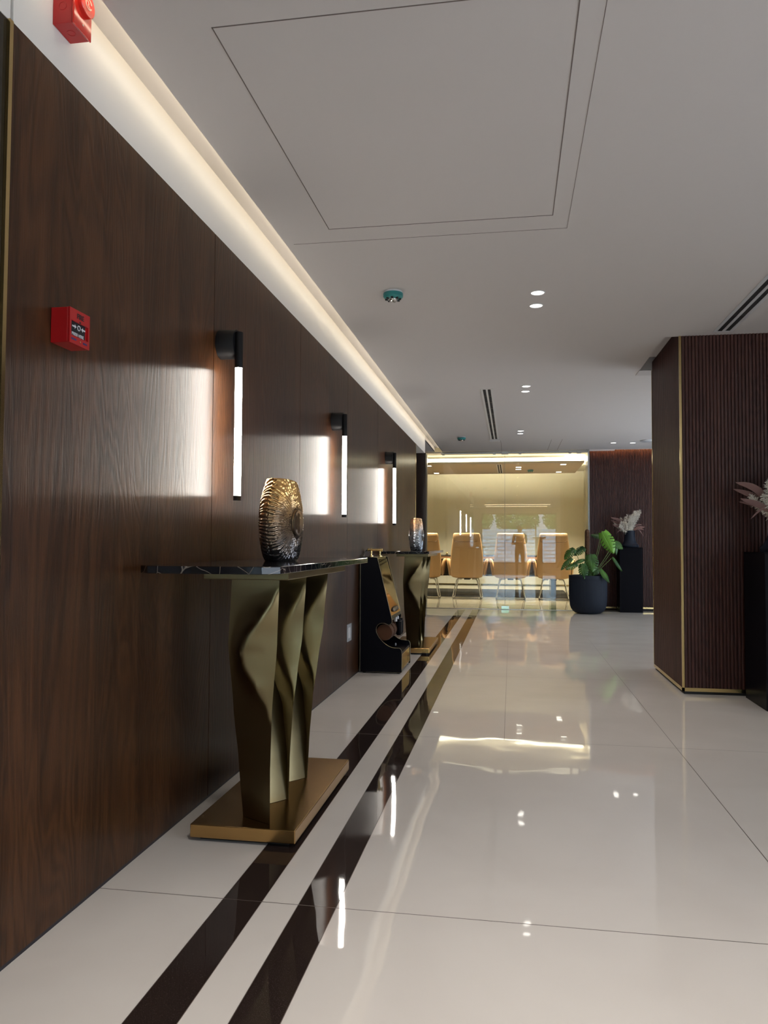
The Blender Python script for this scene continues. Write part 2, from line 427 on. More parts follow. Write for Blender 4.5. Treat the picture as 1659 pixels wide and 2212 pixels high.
# ================================================================== CONFERENCE ROOM
rw = MB(); rw.box(-2.8, 1.75, 17.9, 18.05, 0, 2.8)
struct('wall_room_back', rw, M['room_wall'])
struct('wall_room_left', MB().box(-2.95, -2.8, 12.6, 18.05, 0, 2.8), M['room_wall'])
struct('wall_room_right', MB().box(1.62, 1.77, 12.80, 17.9, 0, 2.8), M['room_wall'])
struct('wall_room_front', MB().box(-2.8, -1.42, 12.47, 12.6, 0, 2.8), M['room_wall'])
struct('baseboard_room', MB().box(-2.8, 1.62, 17.885, 17.9, 0.10, .125), M['brass'])
struct('ceiling_room', MB().box(-2.8, 1.62, 12.49, 17.9, 2.70, 2.8), M['room_wall'])
isl = MB(); isl.box(-2.1, 1.32, 14.45, 16.58, ZC, 2.575)
struct('ceiling_island', isl, mat('island_paint', (.50, .43, .33), .8))
led = MB(); led.box(-2.05, 1.27, 14.50, 14.52, 2.585, 2.65)
tag(obj('cove_light', led, M['led_room_front']), 'long bright strip of light above the conference room ceiling panel, front edge', 'light')
led = MB(); led.box(1.24, 1.26, 14.55, 16.5, 2.578, 2.60)
tag(obj('cove_light', led, M['led_room']), 'strip light along the right edge of the conference room ceiling panel', 'light')
led = MB(); led.box(-2.05, 1.22, 16.50, 16.52, 2.578, 2.60)
tag(obj('cove_light', led, M['led_room']), 'strip light along the far edge of the conference room ceiling panel', 'light')
tag(obj('cove_light', MB().box(-1.12, 1.15, 12.60, 12.61, 2.518, 2.533), M['led_room_front']), 'strip light just behind the top rail of the glass wall, mirrored in the floor', 'light')
struct('trim_7', MB().box(-2.8, 1.62, 12.605, 12.64, 2.535, 2.55), M['paint'])

# glass partition
gp = thing('glass_partition', 'frameless glass wall and sliding door in front of the conference room', 'glass wall', (-.1, YG, 0))
obj('glass_panel', MB().box(-1.355, -.108, YG - .006, YG + .006, .02, 2.50), M['glass'], gp)
obj('glass_panel', MB().box(-.098, 1.19, YG - .026, YG - .014, .012, 2.50), M['glass'], gp)
obj('top_rail', MB().box(-1.13, 1.19, YG - .02, YG + .03, 2.50, ZC - .002), M['steel'], gp, bevel=.002)
obj('track', MB().tube([(-1.10, YG - .045, 2.525), (.75, YG - .045, 2.525)], .007, 8), M['steel'], gp, smooth=40)
for x, w in ((-1.09, .02), (-.27, .022), (-.10, .055), (.14, .022), (.92, .02), (1.06, .032)):
    obj('clamp', MB().box(x - w, x + w, YG - .06, YG + .02, 2.485, 2.515 + (w > .04)*.015), M['steel'], gp, bevel=.003)
obj('patch_fitting', MB().box(-.16, -.04, YG - .035, YG + .015, .004, .058), M['chrome'], gp, bevel=.003)
obj('edge_seal', MB().box(-.106, -.101, YG - .026, YG + .006, .06, 2.485), mat('seal_grey', (.30, .34, .32), .3), gp)
obj('floor_channel', MB().box(-1.355, 1.19, YG - .012, YG + .012, 0.0005, .006), M['steel'], gp)

# conference table
ct = thing('conference_table', 'long dark conference table behind the row of tan chairs', 'table', (-.4, 15.95, 0))
obj('tabletop', MB().box(-2.2, 1.12, 15.30, 16.6, .795, .815), M['table_dark'], ct, bevel=.004)
obj('edge_band', MB().box(-2.19, 1.11, 15.31, 16.59, .745, .795), M['table_edge'], ct)
obj('modesty_panel', MB().box(-2.05, .97, 15.55, 15.59, .40, .745), M['table_dark'], ct)
for x in (-1.9, .82):
    obj('leg', MB().box(x - .05, x + .05, 15.60, 16.3, 0.006, .745), M['table_dark'], ct)
tag(obj('rug', MB().box(-2.75, 1.15, 15.30, 17.86, 0.0004, .006), M['rug']), 'black carpet covering the floor under the conference table', 'rug')
o = MB(); o.lathe([(.03, 0), (.034, .012), (.012, .02), (.018, .045), (.006, .06)], (-1.28, 15.5, .815), 16)
tag(obj('desk_ornament', o, M['brass'], smooth=40), 'tiny brass ornament on the conference table beside the leftmost chair', 'ornament')

# chairs ---------------------------------------------------------------------
def sell(cx, cyy, hw, hd, z, n=32, e=2.6):
    l = []
    for k in range(n):
        a = 2*PI*k/n; ca, sa = math.cos(a), math.sin(a)
        l.append((cx + hw*math.copysign(abs(ca)**(2/e), ca), cyy + hd*math.copysign(abs(sa)**(2/e), sa), z))
    return l
def make_chair():
    t = thing('office_chair', 'x', 'chair', (0, 0, 0))
    rows = [(.395,.22,.02),(.405,.27,.035),(.43,.30,.045),(.50,.315,.05),(.62,.318,.052),(.80,.308,.05),(.95,.293,.047),(1.08,.276,.043),(1.16,.262,.04),(1.205,.25,.034),(1.225,.225,.018)]
    b = MB(); b.loft([sell(0, -.20 - (z - .4)*.09, hw, hd, z, 40, 3.4) for z, hw, hd in rows])
    obj('backrest', b, M['leather'], t, smooth=50)
    rows = [(1.075,.215,.050),(1.085,.238,.058),(1.12,.256,.063),(1.18,.260,.063),(1.222,.256,.058),(1.243,.243,.045),(1.25,.22,.02)]
    h = MB(); h.loft([sell(0, -.262 - (z - 1.1)*.05, hw, hd, z, 40, 3.2) for z, hw, hd in rows])
    hr = obj('headrest', h, M['leather'], t, smooth=50)
    pts = arc([(-.258, -.29, 1.17), (-.245, -.318, 1.11), (-.21, -.325, 1.083), (0, -.329, 1.078), (.21, -.325, 1.083), (.245, -.318, 1.11), (.258, -.29, 1.17)], 5)
    obj('seam', MB().tube(pts, .0035, 6), M['leather_seam'], hr, smooth=60)
    s = MB(); s.loft([sell(0, .05, hw, hd, z, 32, 3.6) for z, hw, hd in [(.385,.22,.22),(.40,.26,.26),(.45,.275,.275),(.49,.27,.27),(.505,.24,.24)]])
    obj('seat', s, M['leather'], t, smooth=50)
    for sg in (-1, 1):
        a = MB(); rows = [(.43,.325,.018,.15),(.46,.330,.028,.20),(.55,.338,.032,.22),(.64,.348,.034,.22),(.70,.360,.036,.215),(.735,.370,.032,.20),(.755,.376,.018,.18)]
        a.loft([sell(sg*cx, -.02, hw, hd, z, 24, 2.6) for z, cx, hw, hd in rows])
        obj('armrest', a, M['leather'], t, smooth=60)
        p = arc([(sg*.10, -.17, .372), (sg*.165, -.185, .372), (sg*.20, -.195, .33), (sg*.235, -.215, .18), (sg*.262, -.235, .05), (sg*.268, -.22, .014), (sg*.27, -.10, .013), (sg*.27, .22, .013), (sg*.262, .25, .03), (sg*.235, .235, .18), (sg*.20, .215, .35), (sg*.16, .20, .372), (sg*.09, .19, .372)], 5)
        obj('leg', MB().tube(p, .0125, 10), M['chrome'], t, smooth=60)
    obj('crossbar', MB().tube([(-.266, -.222, .0135), (.266, -.222, .0135)], .010, 8), M['chrome'], t, smooth=60)
    obj('seat_bracket', MB().box(-.055, .055, -.20, .18, .36, .386), M['blackmatte'], t, bevel=.004)
    return t
ch0 = make_chair()
labs = [('tan leather conference chair at the far left, half hidden behind the back console table', -1.65, 15.0, .03),
        ('tan leather conference chair fully visible through the left glass panel, second from the left', -.835, 14.98, -.02),
        ('tan leather conference chair behind the vertical glass joint, third from the left', -.02, 15.0, .02),
        ('tan leather conference chair at the right end of the row, beside the potted monstera', .79, 15.0, -.04)]
for i, (l, x, y, rz) in enumerate(labs):
    o = ch0 if i == 0 else copy_tree(ch0)
    o.location = (x, y, 0); o.rotation_euler.z = rz
    tag(o, l, 'chair', 'conference chairs along the table')

# ================================================================== CONSOLE TABLES
def lerp_keys(keys, z):
    if z <= keys[0][0]: return keys[0][1:]
    for (z0, *a), (z1, *b) in zip(keys[:-1], keys[1:]):
        if z <= z1:
            t = (z - z0)/(z1 - z0); t = t*t*(3 - 2*t)*.35 + t*.65
            return [p + (q - p)*t for p, q in zip(a, b)]
    return keys[-1][1:]
ZB, ZT = .061, .925
CREASE = [(ZB, 1.0, 0), (.40, 1.0, 0), (.47, .88, .25), (.54, .62, .8), (.61, .36, 1), (.665, .30, 1), (.72, .42, .95), (.78, .66, .75), (.85, .9, .3), (.90, 1.0, 0), (ZT, 1.0, 0)]
def fin(keys, amp=.04):
    """keys: z, Lx, Ly, Nx, Ny, Kx, Ky, Gx, Gy ; L front left, N front right tip, K/G back"""
    mb = MB(); loops = []; nz = 90; m = 26
    for i in range(nz + 1):
        z = ZB + (ZT - ZB)*i/nz
        Lx, Ly, Nx, Ny, Kx, Ky, Gx, Gy = lerp_keys(keys, z)
        uc, am = lerp_keys(CREASE, z)
        l = []
        for j in range(m + 1):
            u = j/m
            wl = max(uc, .05); wr = max(1.0 - uc, .05)
            tnt = (u/wl) if u < uc else max(0, (1 - (u - uc)/wr))
            k = 14.0
            # rounded tent
            d = amp*am*(1 - (math.log(math.exp(k*(1 - tnt)) + math.exp(k*.10))/k - .0) + .0)
            d -= amp*am*(1 - math.log(math.exp(k) + math.exp(k*.1))/k)
            side = math.sin(PI*min(1, u/ max(uc, .2))) if u < uc else 0
            d -= amp*.35*am*side
            l.append((Lx + (Nx - Lx)*u, Ly + (Ny - Ly)*u - d, z))
        l.append((Kx, Ky, z)); l.append((Gx, Gy, z)); loops.append(l)
    mb.loft(loops); return mb
KA = [(ZB, -.960, 2.705, -.838, 2.640, -.925, 2.82, -.965, 2.83),
      (.25, -.972, 2.69, -.836, 2.630, -.92, 2.81, -.975, 2.82),
      (.457, -.984, 2.66, -.827, 2.615, -.91, 2.77, -.985, 2.79),
      (.694, -.988, 2.61, -.806, 2.600, -.90, 2.75, -.985, 2.76),
      (ZT, -.970, 2.59, -.797, 2.590, -.90, 2.74, -.970, 2.75)]
def fin_b(dy_top, dy_bot, last=False):
    """fin with a folded front: M (hidden left), F (valley), N (tip)"""
    mb = MB(); loops = []; nz = 90; m = 20
    keys = [(ZB, -.945, 2.815, -.855, 2.915, -.848, 2.905, -.93, 3.08, -.97, 3.05),
            (.22, -.955, 2.84, -.868, 2.945, -.845, 2.905, -.93, 3.09, -.975, 3.07),
            (.40, -.965, 2.88, -.900, 2.985, -.838, 2.915, -.92, 3.10, -.98, 3.08),
            (.55, -.968, 2.92, -.945, 2.975, -.824, 2.930, -.91, 3.10, -.98, 3.09),
            (.694, -.970, 2.95, -.966, 2.955, -.808, 2.940, -.90, 3.10, -.98, 3.10),
            (ZT, -.970, 2.95, -.968, 2.95, -.797, 2.950, -.90, 3.10, -.97, 3.10)]
    for i in range(nz + 1):
        z = ZB + (ZT - ZB)*i/nz; f = (z - ZB)/(ZT - ZB); dy = dy_bot + (dy_top - dy_bot)*f
        Mx, My, Fx, Fy, Nx, Ny, Kx, Ky, Gx, Gy = lerp_keys(keys, z)
        uc, am = lerp_keys(CREASE, z); l = []
        for j in range(7):
            u = j/7; l.append((Mx + (Fx - Mx)*u, My + (Fy - My)*u + dy - .008*math.sin(PI*u), z))
        for j in range(m + 1):
            u = j/m; wl = max(uc, .05); wr = max(1 - uc, .05)
            tnt = (u/wl) if u < uc else max(0, 1 - (u - uc)/wr)
            d = .035*am*(tnt - .18*math.exp(-((tnt - 1)/.18)**2))
            l.append((Fx + (Nx - Fx)*u, Fy + (Ny - Fy)*u - d + dy, z))
        l.append((Kx, Ky + dy, z)); l.append((Gx, Gy + dy, z)); loops.append(l)
    mb.loft(loops); return mb
def make_console():
    t = thing('console_table', 'x', 'table', (-.93, 3.05, 0))
    obj('base_plate', MB().box(-1.117, -.735, 2.60, 3.49, .014, .060), M['plate'], t, bevel=.003)
    obj('base_foot', MB().box(-1.09, -.765, 2.63, 3.46, 0.0, .014), M['blackmatte'], t)
    obj('fin', fin(KA), M['bronze'], t, smooth=32)
    obj('fin', fin_b(0, 0), M['bronze'], t, smooth=32)
    obj('fin', fin_b(.36, .275), M['bronze'], t, smooth=32)
    obj('support_plate', MB().box(-1.035, -.735, 2.49, 3.38, .924, .950), M['bronze'], t, bevel=.003)
    # marble top with clipped corners
    x0, x1, y0, y1, cc = -1.175, -.708, 2.27, 3.83, .045
    poly = [(x0+cc,y0),(x1-cc,y0),(x1,y0+cc),(x1,y1-cc),(x1-cc,y1),(x0+cc,y1),(x0,y1-cc),(x0,y0+cc)]
    mb = MB(); mb.prism(poly, 'z', .951, .975)
    obj('marble_top', mb, M['marble'], t, bevel=.002)
    return t
con = make_console()
tag(con, 'front bronze console table with twisted fins and black marble top', 'console table', 'bronze console tables along the wood wall')
con2 = copy_tree(con); con2.location = (-.96, 3.05 + 4.66, 0)
tag(con2, 'rear bronze console table standing beyond the shoe polishing machine', 'console table', 'bronze console tables along the wood wall')

# vases ----------------------------------------------------------------------
def make_vase(loc, material, label, rot=0.0):
    t = thing('vase', label, 'vase', loc)
    Hh_ = .328; nz = 200; na = 360; mb = MB(); loops = []
    prof = [(0, .60), (.03, .665), (.12, .80), (.28, .94), (.45, 1.0), (.62, .965), (.78, .84), (.90, .68), (.97, .57), (1.0, .53)]
    HW, HD = .150, .070   # half width along y, half thickness along x
    def pr(f):
        for (a, b), (c_, d) in zip(prof[:-1], prof[1:]):
            if f <= c_:
                t_ = (f - a)/(c_ - a); return b + (d - b)*t_
        return prof[-1][1]
    # smooth the profile
    P = [pr(i/nz) for i in range(nz + 1)]
    for _ in range(60): P = [P[0]] + [(P[i-1] + 2*P[i] + P[i+1])/4 for i in range(1, nz)] + [P[-1]]
    cy_, cz_ = .0, .155
    for i in range(nz + 1):
        f = i/nz; z = f*Hh_; l = []
        for k in range(na):
            a = 2*PI*k/na; ca, sa = math.cos(a), math.sin(a)
            e = 2.2
            X = HD*(.55 + .45*P[i])*math.copysign(abs(ca)**(2/e), ca); Y = HW*P[i]*math.copysign(abs(sa)**(2/e), sa)
            # radial ribs about the medallion centre, seen on both faces and the rim
            yy, zz = Y - cy_, z - cz_
            rr = math.hypot(yy, zz); ph = math.atan2(zz, yy)
            q = noise.noise(Vector((yy*30, zz*30, X*16)))
            rib = math.sin(ph*64 + 4.2*q + (0 if X > 0 else 1.3)) + .8*noise.noise(Vector((yy*120, zz*120, X*90)))
            w = 1.0
            if X > HD*.4 or X < -HD*.4:
                er = math.hypot(yy/.050, zz/.055)
                w = min(1, max(0, (er - 1.05)/.2))
                if er < 1.05: X *= .92 + .08*er
            edge = min(1, i/10, (nz - i)/6 + .35)
            s_ = .0021*rib*w*edge
            n_ = Vector((X/(HD*HD), Y/(HW*HW), 0)).normalized()
            l.append((loc[0] + X + n_.x*s_, loc[1] + Y + n_.y*s_, loc[2] + z + (.012*(-Y/HW) if f > .96 else 0)*((f-.96)/.04) if f > .96 else loc[2] + z))
        loops.append(l)
    # inner lip
    top = loops[-1]; cx_, cyy = loc[0], loc[1]
    loops.append([(cx_ + (p[0]-cx_)*.86, cyy + (p[1]-cyy)*.88, p[2]) for p in top])
    loops.append([(cx_ + (p[0]-cx_)*.84, cyy + (p[1]-cyy)*.86, p[2] - .10) for p in top])
    mb.loft(loops)
    obj('vase_body', mb, material, t, smooth=70)
    # smooth medallion with raised rim on both faces
    for sg in (1, -1):
        md = MB()
        md.lathe([(.0535, 0), (.0535, .006), (.048, .007), (.040, .002), (.02, .0), (.001, -.001)] if sg > 0 else [(.0535, 0), (.0535, -.006), (.048, -.007), (.040, -.002), (.02, 0), (.001, .001)],
                 (loc[0] + sg*(HD - .001), loc[1] + cy_, loc[2] + cz_), 48, 'x')
        obj('medallion', md, material, t, smooth=40)
    t.rotation_euler.z = rot
    return t
make_vase((-.935, 3.06, .9752), M['vase'], 'large amber and smoke textured vase with round medallion on the front console table', -.12)
make_vase((-.975, 7.95, .9752), M['vase2'], 'silvery textured vase on the rear console table', .05)

# ================================================================== SCONCES
def sconce(y, label):
    t = thing('wall_sconce', label, 'wall lamp', (-1.23, y, 1.9), 'black tube sconces on the wood wall')
    obj('mount', MB().lathe([(.001, .0), (.062, .0005), (.062, .075), (.060, .078), (.001, .078)], (-1.2295, y + .02, 1.895), 48, 'x'), M['fixture'], t, smooth=40)
    x = -1.139
    h = MB(); h.lathe([(.001, 1.788), (.0175, 1.788), (.0175, 1.938), (.016, 1.941), (.001, 1.941)], (x, y, 0), 28)
    obj('housing', h, M['fixture'], t, smooth=40)
    obj('light_tube', MB().lathe([(.001, 1.245), (.0148, 1.245), (.0148, 1.788), (.001, 1.788)], (x, y, 0), 24), M['tube'], t, smooth=40)
    obj('end_cap', MB().lathe([(.001, 1.226), (.0165, 1.226), (.0165, 1.246), (.001, 1.246)], (x, y, 0), 24), M['fixture'], t, smooth=40)
sconce(3.09, 'black sconce with lit vertical tube nearest the camera, left of the front vase')
sconce(5.19, 'middle black sconce with lit vertical tube on the wood wall')
sconce(7.50, 'farthest black sconce with lit vertical tube, near the rear vase')

# cove LED
tag(obj('cove_light', MB().box(-1.104, -1.094, 1.70, 12.42, 2.555, 2.566), M['led_cove']), 'warm strip light hidden in the ceiling gap along the wood wall', 'light')
tag(obj('cove_light', MB().box(1.25, 3.1, 12.62, 12.63, 2.585, 2.60), M['led_orange']), 'orange strip light above the fluted end wall', 'light')

# ================================================================== FIRE DEVICES
def text_mesh(name, body, size, loc, rot, material, parent, ext=.0004, align='CENTER', bold=0.0):
    cu = bpy.data.curves.new(name, 'FONT'); cu.body = body; cu.size = size; cu.extrude = ext
    cu.align_x = align; cu.align_y = 'CENTER'; cu.offset = bold
    tmp = bpy.data.objects.new('tmp', cu); COL.objects.link(tmp)
    bpy.context.view_layer.update()
    me = bpy.data.meshes.new_from_object(tmp); bpy.data.objects.remove(tmp)
    me.name = name; me.materials.clear(); me.materials.append(material)
    o = bpy.data.objects.new(name, me); COL.objects.link(o); o.parent = parent
    o.location = Vector(loc) - parent_world(parent); o.rotation_euler = rot
    return o
FACE = (PI/2, 0, PI/2)   # text on a face that looks towards +x
cp = thing('fire_call_point', 'red square fire alarm call point with break glass window on the wood wall', 'fire alarm', (-1.23, 1.935, 1.636))
x1 = -1.173; ya, yb, za, zb = 1.885, 1.984, 1.588, 1.684
b = MB(); b.box(-1.2295, x1 - .006, ya, yb, za, zb)
obj('housing', b, M['red'], cp, bevel=.002)
fr_ = MB(); wy0, wy1, wz0, wz1 = 1.893, 1.977, 1.610, 1.650
fr_.box(x1 - .006, x1, ya, yb, zb - (zb - wz1), zb).box(x1 - .006, x1, ya, yb, za, wz0).box(x1 - .006, x1, ya, wy0, wz0, wz1).box(x1 - .006, x1, wy1, yb, wz0, wz1)
obj('cover', fr_, M['red'], cp)
obj('window_insert', MB().box(x1 - .0058, x1 - .004, wy0, wy1 - .010, wz0, wz1), M['ink'], cp)
text_mesh('lettering', 'FIRE', .019, (x1 + .0003, 1.936, 1.667), FACE, M['ink'], cp, bold=.0006)
text_mesh('lettering', 'PRESS HERE', .0115, (x1 - .0035, 1.930, 1.6165), FACE, M['ink_white'], cp, bold=.0002)
for (yc, s_) in ((1.913, 1), (1.957, -1)):
    ar = MB(); ar.prism([(yc + s_*.010, 1.6375), (yc + s_*.002, 1.6435), (yc + s_*.002, 1.6395), (yc - s_*.010, 1.6395), (yc - s_*.010, 1.6355), (yc + s_*.002, 1.6355), (yc + s_*.002, 1.6315)], 'x', x1 - .0039, x1 - .0033)
    obj('arrow', ar, M['ink_white'], cp)
rg = MB(); rg.tube([(x1 - .0034, 1.935 + .0065*math.cos(a), 1.6375 + .0065*math.sin(a)) for a in [2*PI*k/20 for k in range(20)]], .0011, 6, closed=True)
obj('symbol_ring', rg, M['ink_white'], cp)
obj('screw', MB().lathe([(.0005, 0), (.0028, .0001), (.0028, .001), (.0005, .0012)], (x1, 1.936, 1.599), 16, 'x'), M['brass'], cp)
obj('small_print', MB().box(x1, x1 + .0003, 1.893, 1.918, 1.598, 1.603), M['ink_blue'], cp)
obj('small_print', MB().box(x1, x1 + .0003, 1.951, 1.971, 1.597, 1.602), M['ink_blue'], cp)
obj('key_slot', MB().box(x1, x1 + .0003, 1.931, 1.939, 1.6505, 1.655), M['ink'], cp)

sd = thing('fire_sounder', 'bright red box fire alarm sounder high on the white band under the ceiling', 'fire alarm', (-1.23, 1.906, 2.52))
x1 = -1.166
obj('back_box', MB().box(-1.2295, x1 - .006, 1.863, 1.949, 2.457, 2.585), M['red'], sd, bevel=.002)
obj('front_plate', MB().box(x1 - .005, x1, 1.861, 1.951, 2.455, 2.587), M['redlite'], sd, bevel=.003)
hn = MB(); hn.lathe([(.001, 0), (.035, 0), (.035, .010), (.033, .012), (.001, .012)], (x1, 1.912, 2.538), 40, 'x')
hb = obj('horn', hn, M['redlite'], sd, smooth=40)
rg = MB(); rg.tube([(x1 + .0125, 1.912 + .014*math.cos(a), 2.538 + .014*math.sin(a)) for a in [PI*.1 + 1.75*PI*k/24 for k in range(25)]], .0022, 6)
rg.tube(arc([(x1 + .0125, 1.905, 2.545), (x1 + .0125, 1.912, 2.541), (x1 + .0125, 1.911, 2.534), (x1 + .0125, 1.919, 2.529)], 4), .0018, 6)
obj('spiral_emblem', rg, mat('pale_emblem', (.85, .55, .42), .3), hb)
obj('screw', MB().lathe([(.0005, 0), (.003, .0001), (.003, .001), (.0005, .0012)], (x1, 1.906, 2.476), 16, 'x'), M['steel'], sd)
kn = MB()
kn.tube([(-1.200 + .011*math.cos(a), 1.8627, 2.505 + .011*math.sin(a)) for a in [2*PI*k/24 for k in range(24)]], .0007, 5, closed=True)
obj('knockout', kn, M['red'], sd); kn = MB()
kn.tube([(-1.200 + .011*math.cos(a), 1.906 + .011*math.sin(a), 2.4567) for a in [2*PI*k/24 for k in range(24)]], .0007, 5, closed=True)
obj('knockout', kn, M['red'], sd)

# wall switch ----------------------------------------------------------------
sk = thing('wall_switch', 'small grey rocker switch plate low on the wood wall behind the front console', 'switch', (-1.23, 5.795, .365))
obj('plate', MB().box(-1.2295, -1.222, 5.722, 5.868, .300, .430), M['grey_plastic'], sk, bevel=.002)
obj('rocker', MB().box(-1.222, -1.217, 5.742, 5.80, .325, .405), M['white_plastic'], sk, bevel=.002)

# ================================================================== SHOE MACHINE
sm = thing('shoe_polishing_machine', 'black and gold shoe polishing machine between the two console tables', 'machine', (-1.04, 6.42, 0))
prof = [(-1.211,.012),(-.874,.012),(-.869,.018),(-.868,.165),(-.872,.19),(-.885,.206),(-.941,.209),(-.965,.216),(-.989,.229),(-1.015,.247),(-1.037,.268),(-1.055,.288),(-1.067,.309),(-1.077,.33),(-1.079,.35),(-1.076,.370),(-1.067,.387),(-1.052,.399),(-1.038,.404),(-1.008,.404),(-.985,.394),(-.972,.391),(-.955,.402),(-.949,.417),(-.951,.440),(-1.070,.925),(-1.076,.934),(-1.211,.936)]
for k, (a, b_) in enumerate(((6.15, 6.168), (6.672, 6.69))):
    sp_ = MB(); sp_.prism(prof, 'y', a, b_); s1_ = obj('side_panel', sp_, M['black'], sm)
    yy = a if k == 0 else a
    ed = MB(); ed.tube([(x, a + .001, z) for x, z in prof], .0017, 6, closed=True)
    obj('gold_edge', ed, M['pale_gold'], s1_, smooth=60)
gold = mat('gold_mirror_panel', (.72, .50, .20), .07, 1.0)
fp = MB(); fp.add([(-.956,6.168,.46),(-.956,6.672,.46),(-1.074,6.672,.915),(-1.074,6.168,.915),(-.976,6.168,.46),(-.976,6.672,.46),(-1.094,6.672,.915),(-1.094,6.168,.915)],
                  [(0,1,2,3),(4,7,6,5),(0,4,5,1),(2,6,7,3),(0,3,7,4),(1,5,6,2)])
obj('front_panel', fp, gold, sm)
obj('lower_lip', MB().add([(-.951,6.168,.435),(-.951,6.672,.435),(-.956,6.672,.462),(-.956,6.168,.462),(-1.0,6.168,.41),(-1.0,6.672,.41),(-1.0,6.672,.462),(-1.0,6.168,.462)],
        [(0,1,2,3),(4,7,6,5),(0,4,5,1),(2,6,7,3),(0,3,7,4),(1,5,6,2)]), M['black'], sm)
bp = MB(); nrm = Vector((.968, 0, .251))
oval = []
for sc_, off in ((1, .001), (1, .006), (.9, .008)):
    oval.append([Vector((-.965, 6.42, .500)) + Vector((0, 1, 0))*.17*sc_*math.cos(a) + Vector((-.251, 0, .968))*.022*sc_*math.sin(a) + nrm*off for a in [2*PI*k/32 for k in range(32)]])
bp.loft(oval); bt = obj('button_panel', bp, M['black'], sm, smooth=40)
for q in range(5):
    cc = Vector((-.965, 6.42 + (q - 2)*.058, .500)) + nrm*.008
    kb = MB(); kb.loft([[cc + Vector((0, 1, 0))*.013*s_*math.cos(a) + Vector((-.251, 0, .968))*.013*s_*math.sin(a) + nrm*o_ for a in [2*PI*k/16 for k in range(16)]] for s_, o_ in ((1, 0), (1, .003), (.7, .004))])
    obj('button', kb, M['steel'], bt, smooth=40)
obj('back_panel', MB().box(-1.208, -1.19, 6.168, 6.672, .02, .93), M['black'], sm)
obj('top_panel', MB().box(-1.19, -1.08, 6.168, 6.672, .915, .932), M['brass'], sm)
obj('top_display', MB().box(-1.19, -1.10, 6.168, 6.672, .86, .912), M['black'], sm)
obj('front_kick_panel', MB().box(-.884, -.872, 6.168, 6.672, .03, .155), gold, sm)
obj('foot_tray', MB().box(-1.19, -.875, 6.168, 6.672, .155, .170), M['black'], sm)
# brushes
for k, (ya_, yb_) in enumerate(((6.185, 6.30), (6.33, 6.44), (6.47, 6.60))):
    br = MB()
    br.lathe([(.02, 0), (.064, .004), (.068, (yb_-ya_)*.5), (.064, yb_-ya_-.004), (.02, yb_-ya_)], (-1.018, ya_, .325), 64, 'y',
             rib=lambda r, h, a: r*(1 + .05*noise.noise(Vector((math.cos(a)*14, math.sin(a)*14, h*200)))))
    obj('brush', br, M['bristle'], sm, smooth=60)
obj('brush_axle', MB().lathe([(.012, 0), (.012, .40)], (-1.018, 6.19, .325), 16, 'y'), M['steel'], sm, smooth=40)
for k, y in enumerate((6.50, 6.60)):
    dp = MB(); dp.lathe([(.018, .27), (.026, .29), (.026, .385), (.020, .39), (.020, .405)], (-.945, y, 0), 20)
    obj('polish_bottle', dp, M['black'], sm, smooth=40)
    obj('nozzle', MB().lathe([(.012, .388), (.014, .392), (.014, .42), (.008, .428)], (-.968, y - .03, 0), 16), M['white_plastic'], sm, smooth=40)
text_mesh('emblem', '8', .03, (-.97, 6.5, .19), (PI/2, 0, PI/4), M['ink_white'], sm)
# handrail on top
hp = MB(); hp.tube(arc([(-1.175, 6.19, .99), (-1.175, 6.25, .995), (-1.175, 6.60, .995), (-1.175, 6.66, .99)], 4), .0001)
rail = MB(); rail.tube([(-1.205, 6.42, .992), (-1.075, 6.42, .992)], .010, 12)
for x in (-1.20, -1.175, -1.10, -1.08): rail.lathe([(.010, 0), (.015, .002), (.015, .006), (.010, .008)], (x, 6.42, .992), 16, 'x')
obj('hand_rail', rail, M['brass'], sm, smooth=40)
for x in (-1.172, -1.098):
    ps = MB(); ps.lathe([(.022, .934), (.022, .939), (.010, .944), (.007, .960), (.010, .968), (.008, .985)], (x, 6.42, 0), 20)
    obj('rail_post', ps, M['brass'], sm, smooth=40)
cb = MB(); cb.tube(arc([(-1.205, 6.42, .990), (-1.222, 6.41, .975), (-1.205, 6.30, .95), (-1.20, 6.22, .936), (-1.21, 6.19, .93)], 5), .004, 8)
obj('cable', cb, M['blackmatte'], sm, smooth=60)
for x in (-1.18, -.90):
    for y in (6.19, 6.65): obj('foot', MB().lathe([(.014, 0), (.014, .012)], (x, y, 0), 16), M['blackmatte'], sm)

# ================================================================== CEILING DEVICES
def spot(parent, loc, w, color, size=1.9, blend=.8):
    d = bpy.data.lights.new('downlight_beam', 'SPOT'); d.energy = w; d.color = color; d.spot_size = size; d.spot_blend = blend
    d.shadow_soft_size = .035
    o = bpy.data.objects.new('downlight_beam', d); COL.objects.link(o); o.parent = parent
    o.location = Vector(loc) - parent_world(parent)
def downlight(x, y, label, group, w=SPOT_W, r=.043, z=ZC, color=NEUT, square=False):
    t = thing('downlight', label, 'ceiling light', (x, y, z), group)
    if square:
        obj('diffuser', MB().box(x - r, x + r, y - r, y + r, z - .003, z - .0005), M['lamp'], t)
    else:
        obj('trim_ring', MB().lathe([(r - .006, -.001), (r - .004, -.004), (r, -.004), (r + .002, -.0003)], (x, y, z), 40, cap=False), M['white_plastic'], t, smooth=40)
        obj('diffuser', MB().lathe([(.001, -.0012), (r - .006, -.0012), (r - .006, -.0004), (.001, -.0004)], (x, y, z), 32), M['lamp'], t)
    spot(t, (x, y, z - .012), w, color)
GD = 'round downlights in pairs along the corridor ceiling'
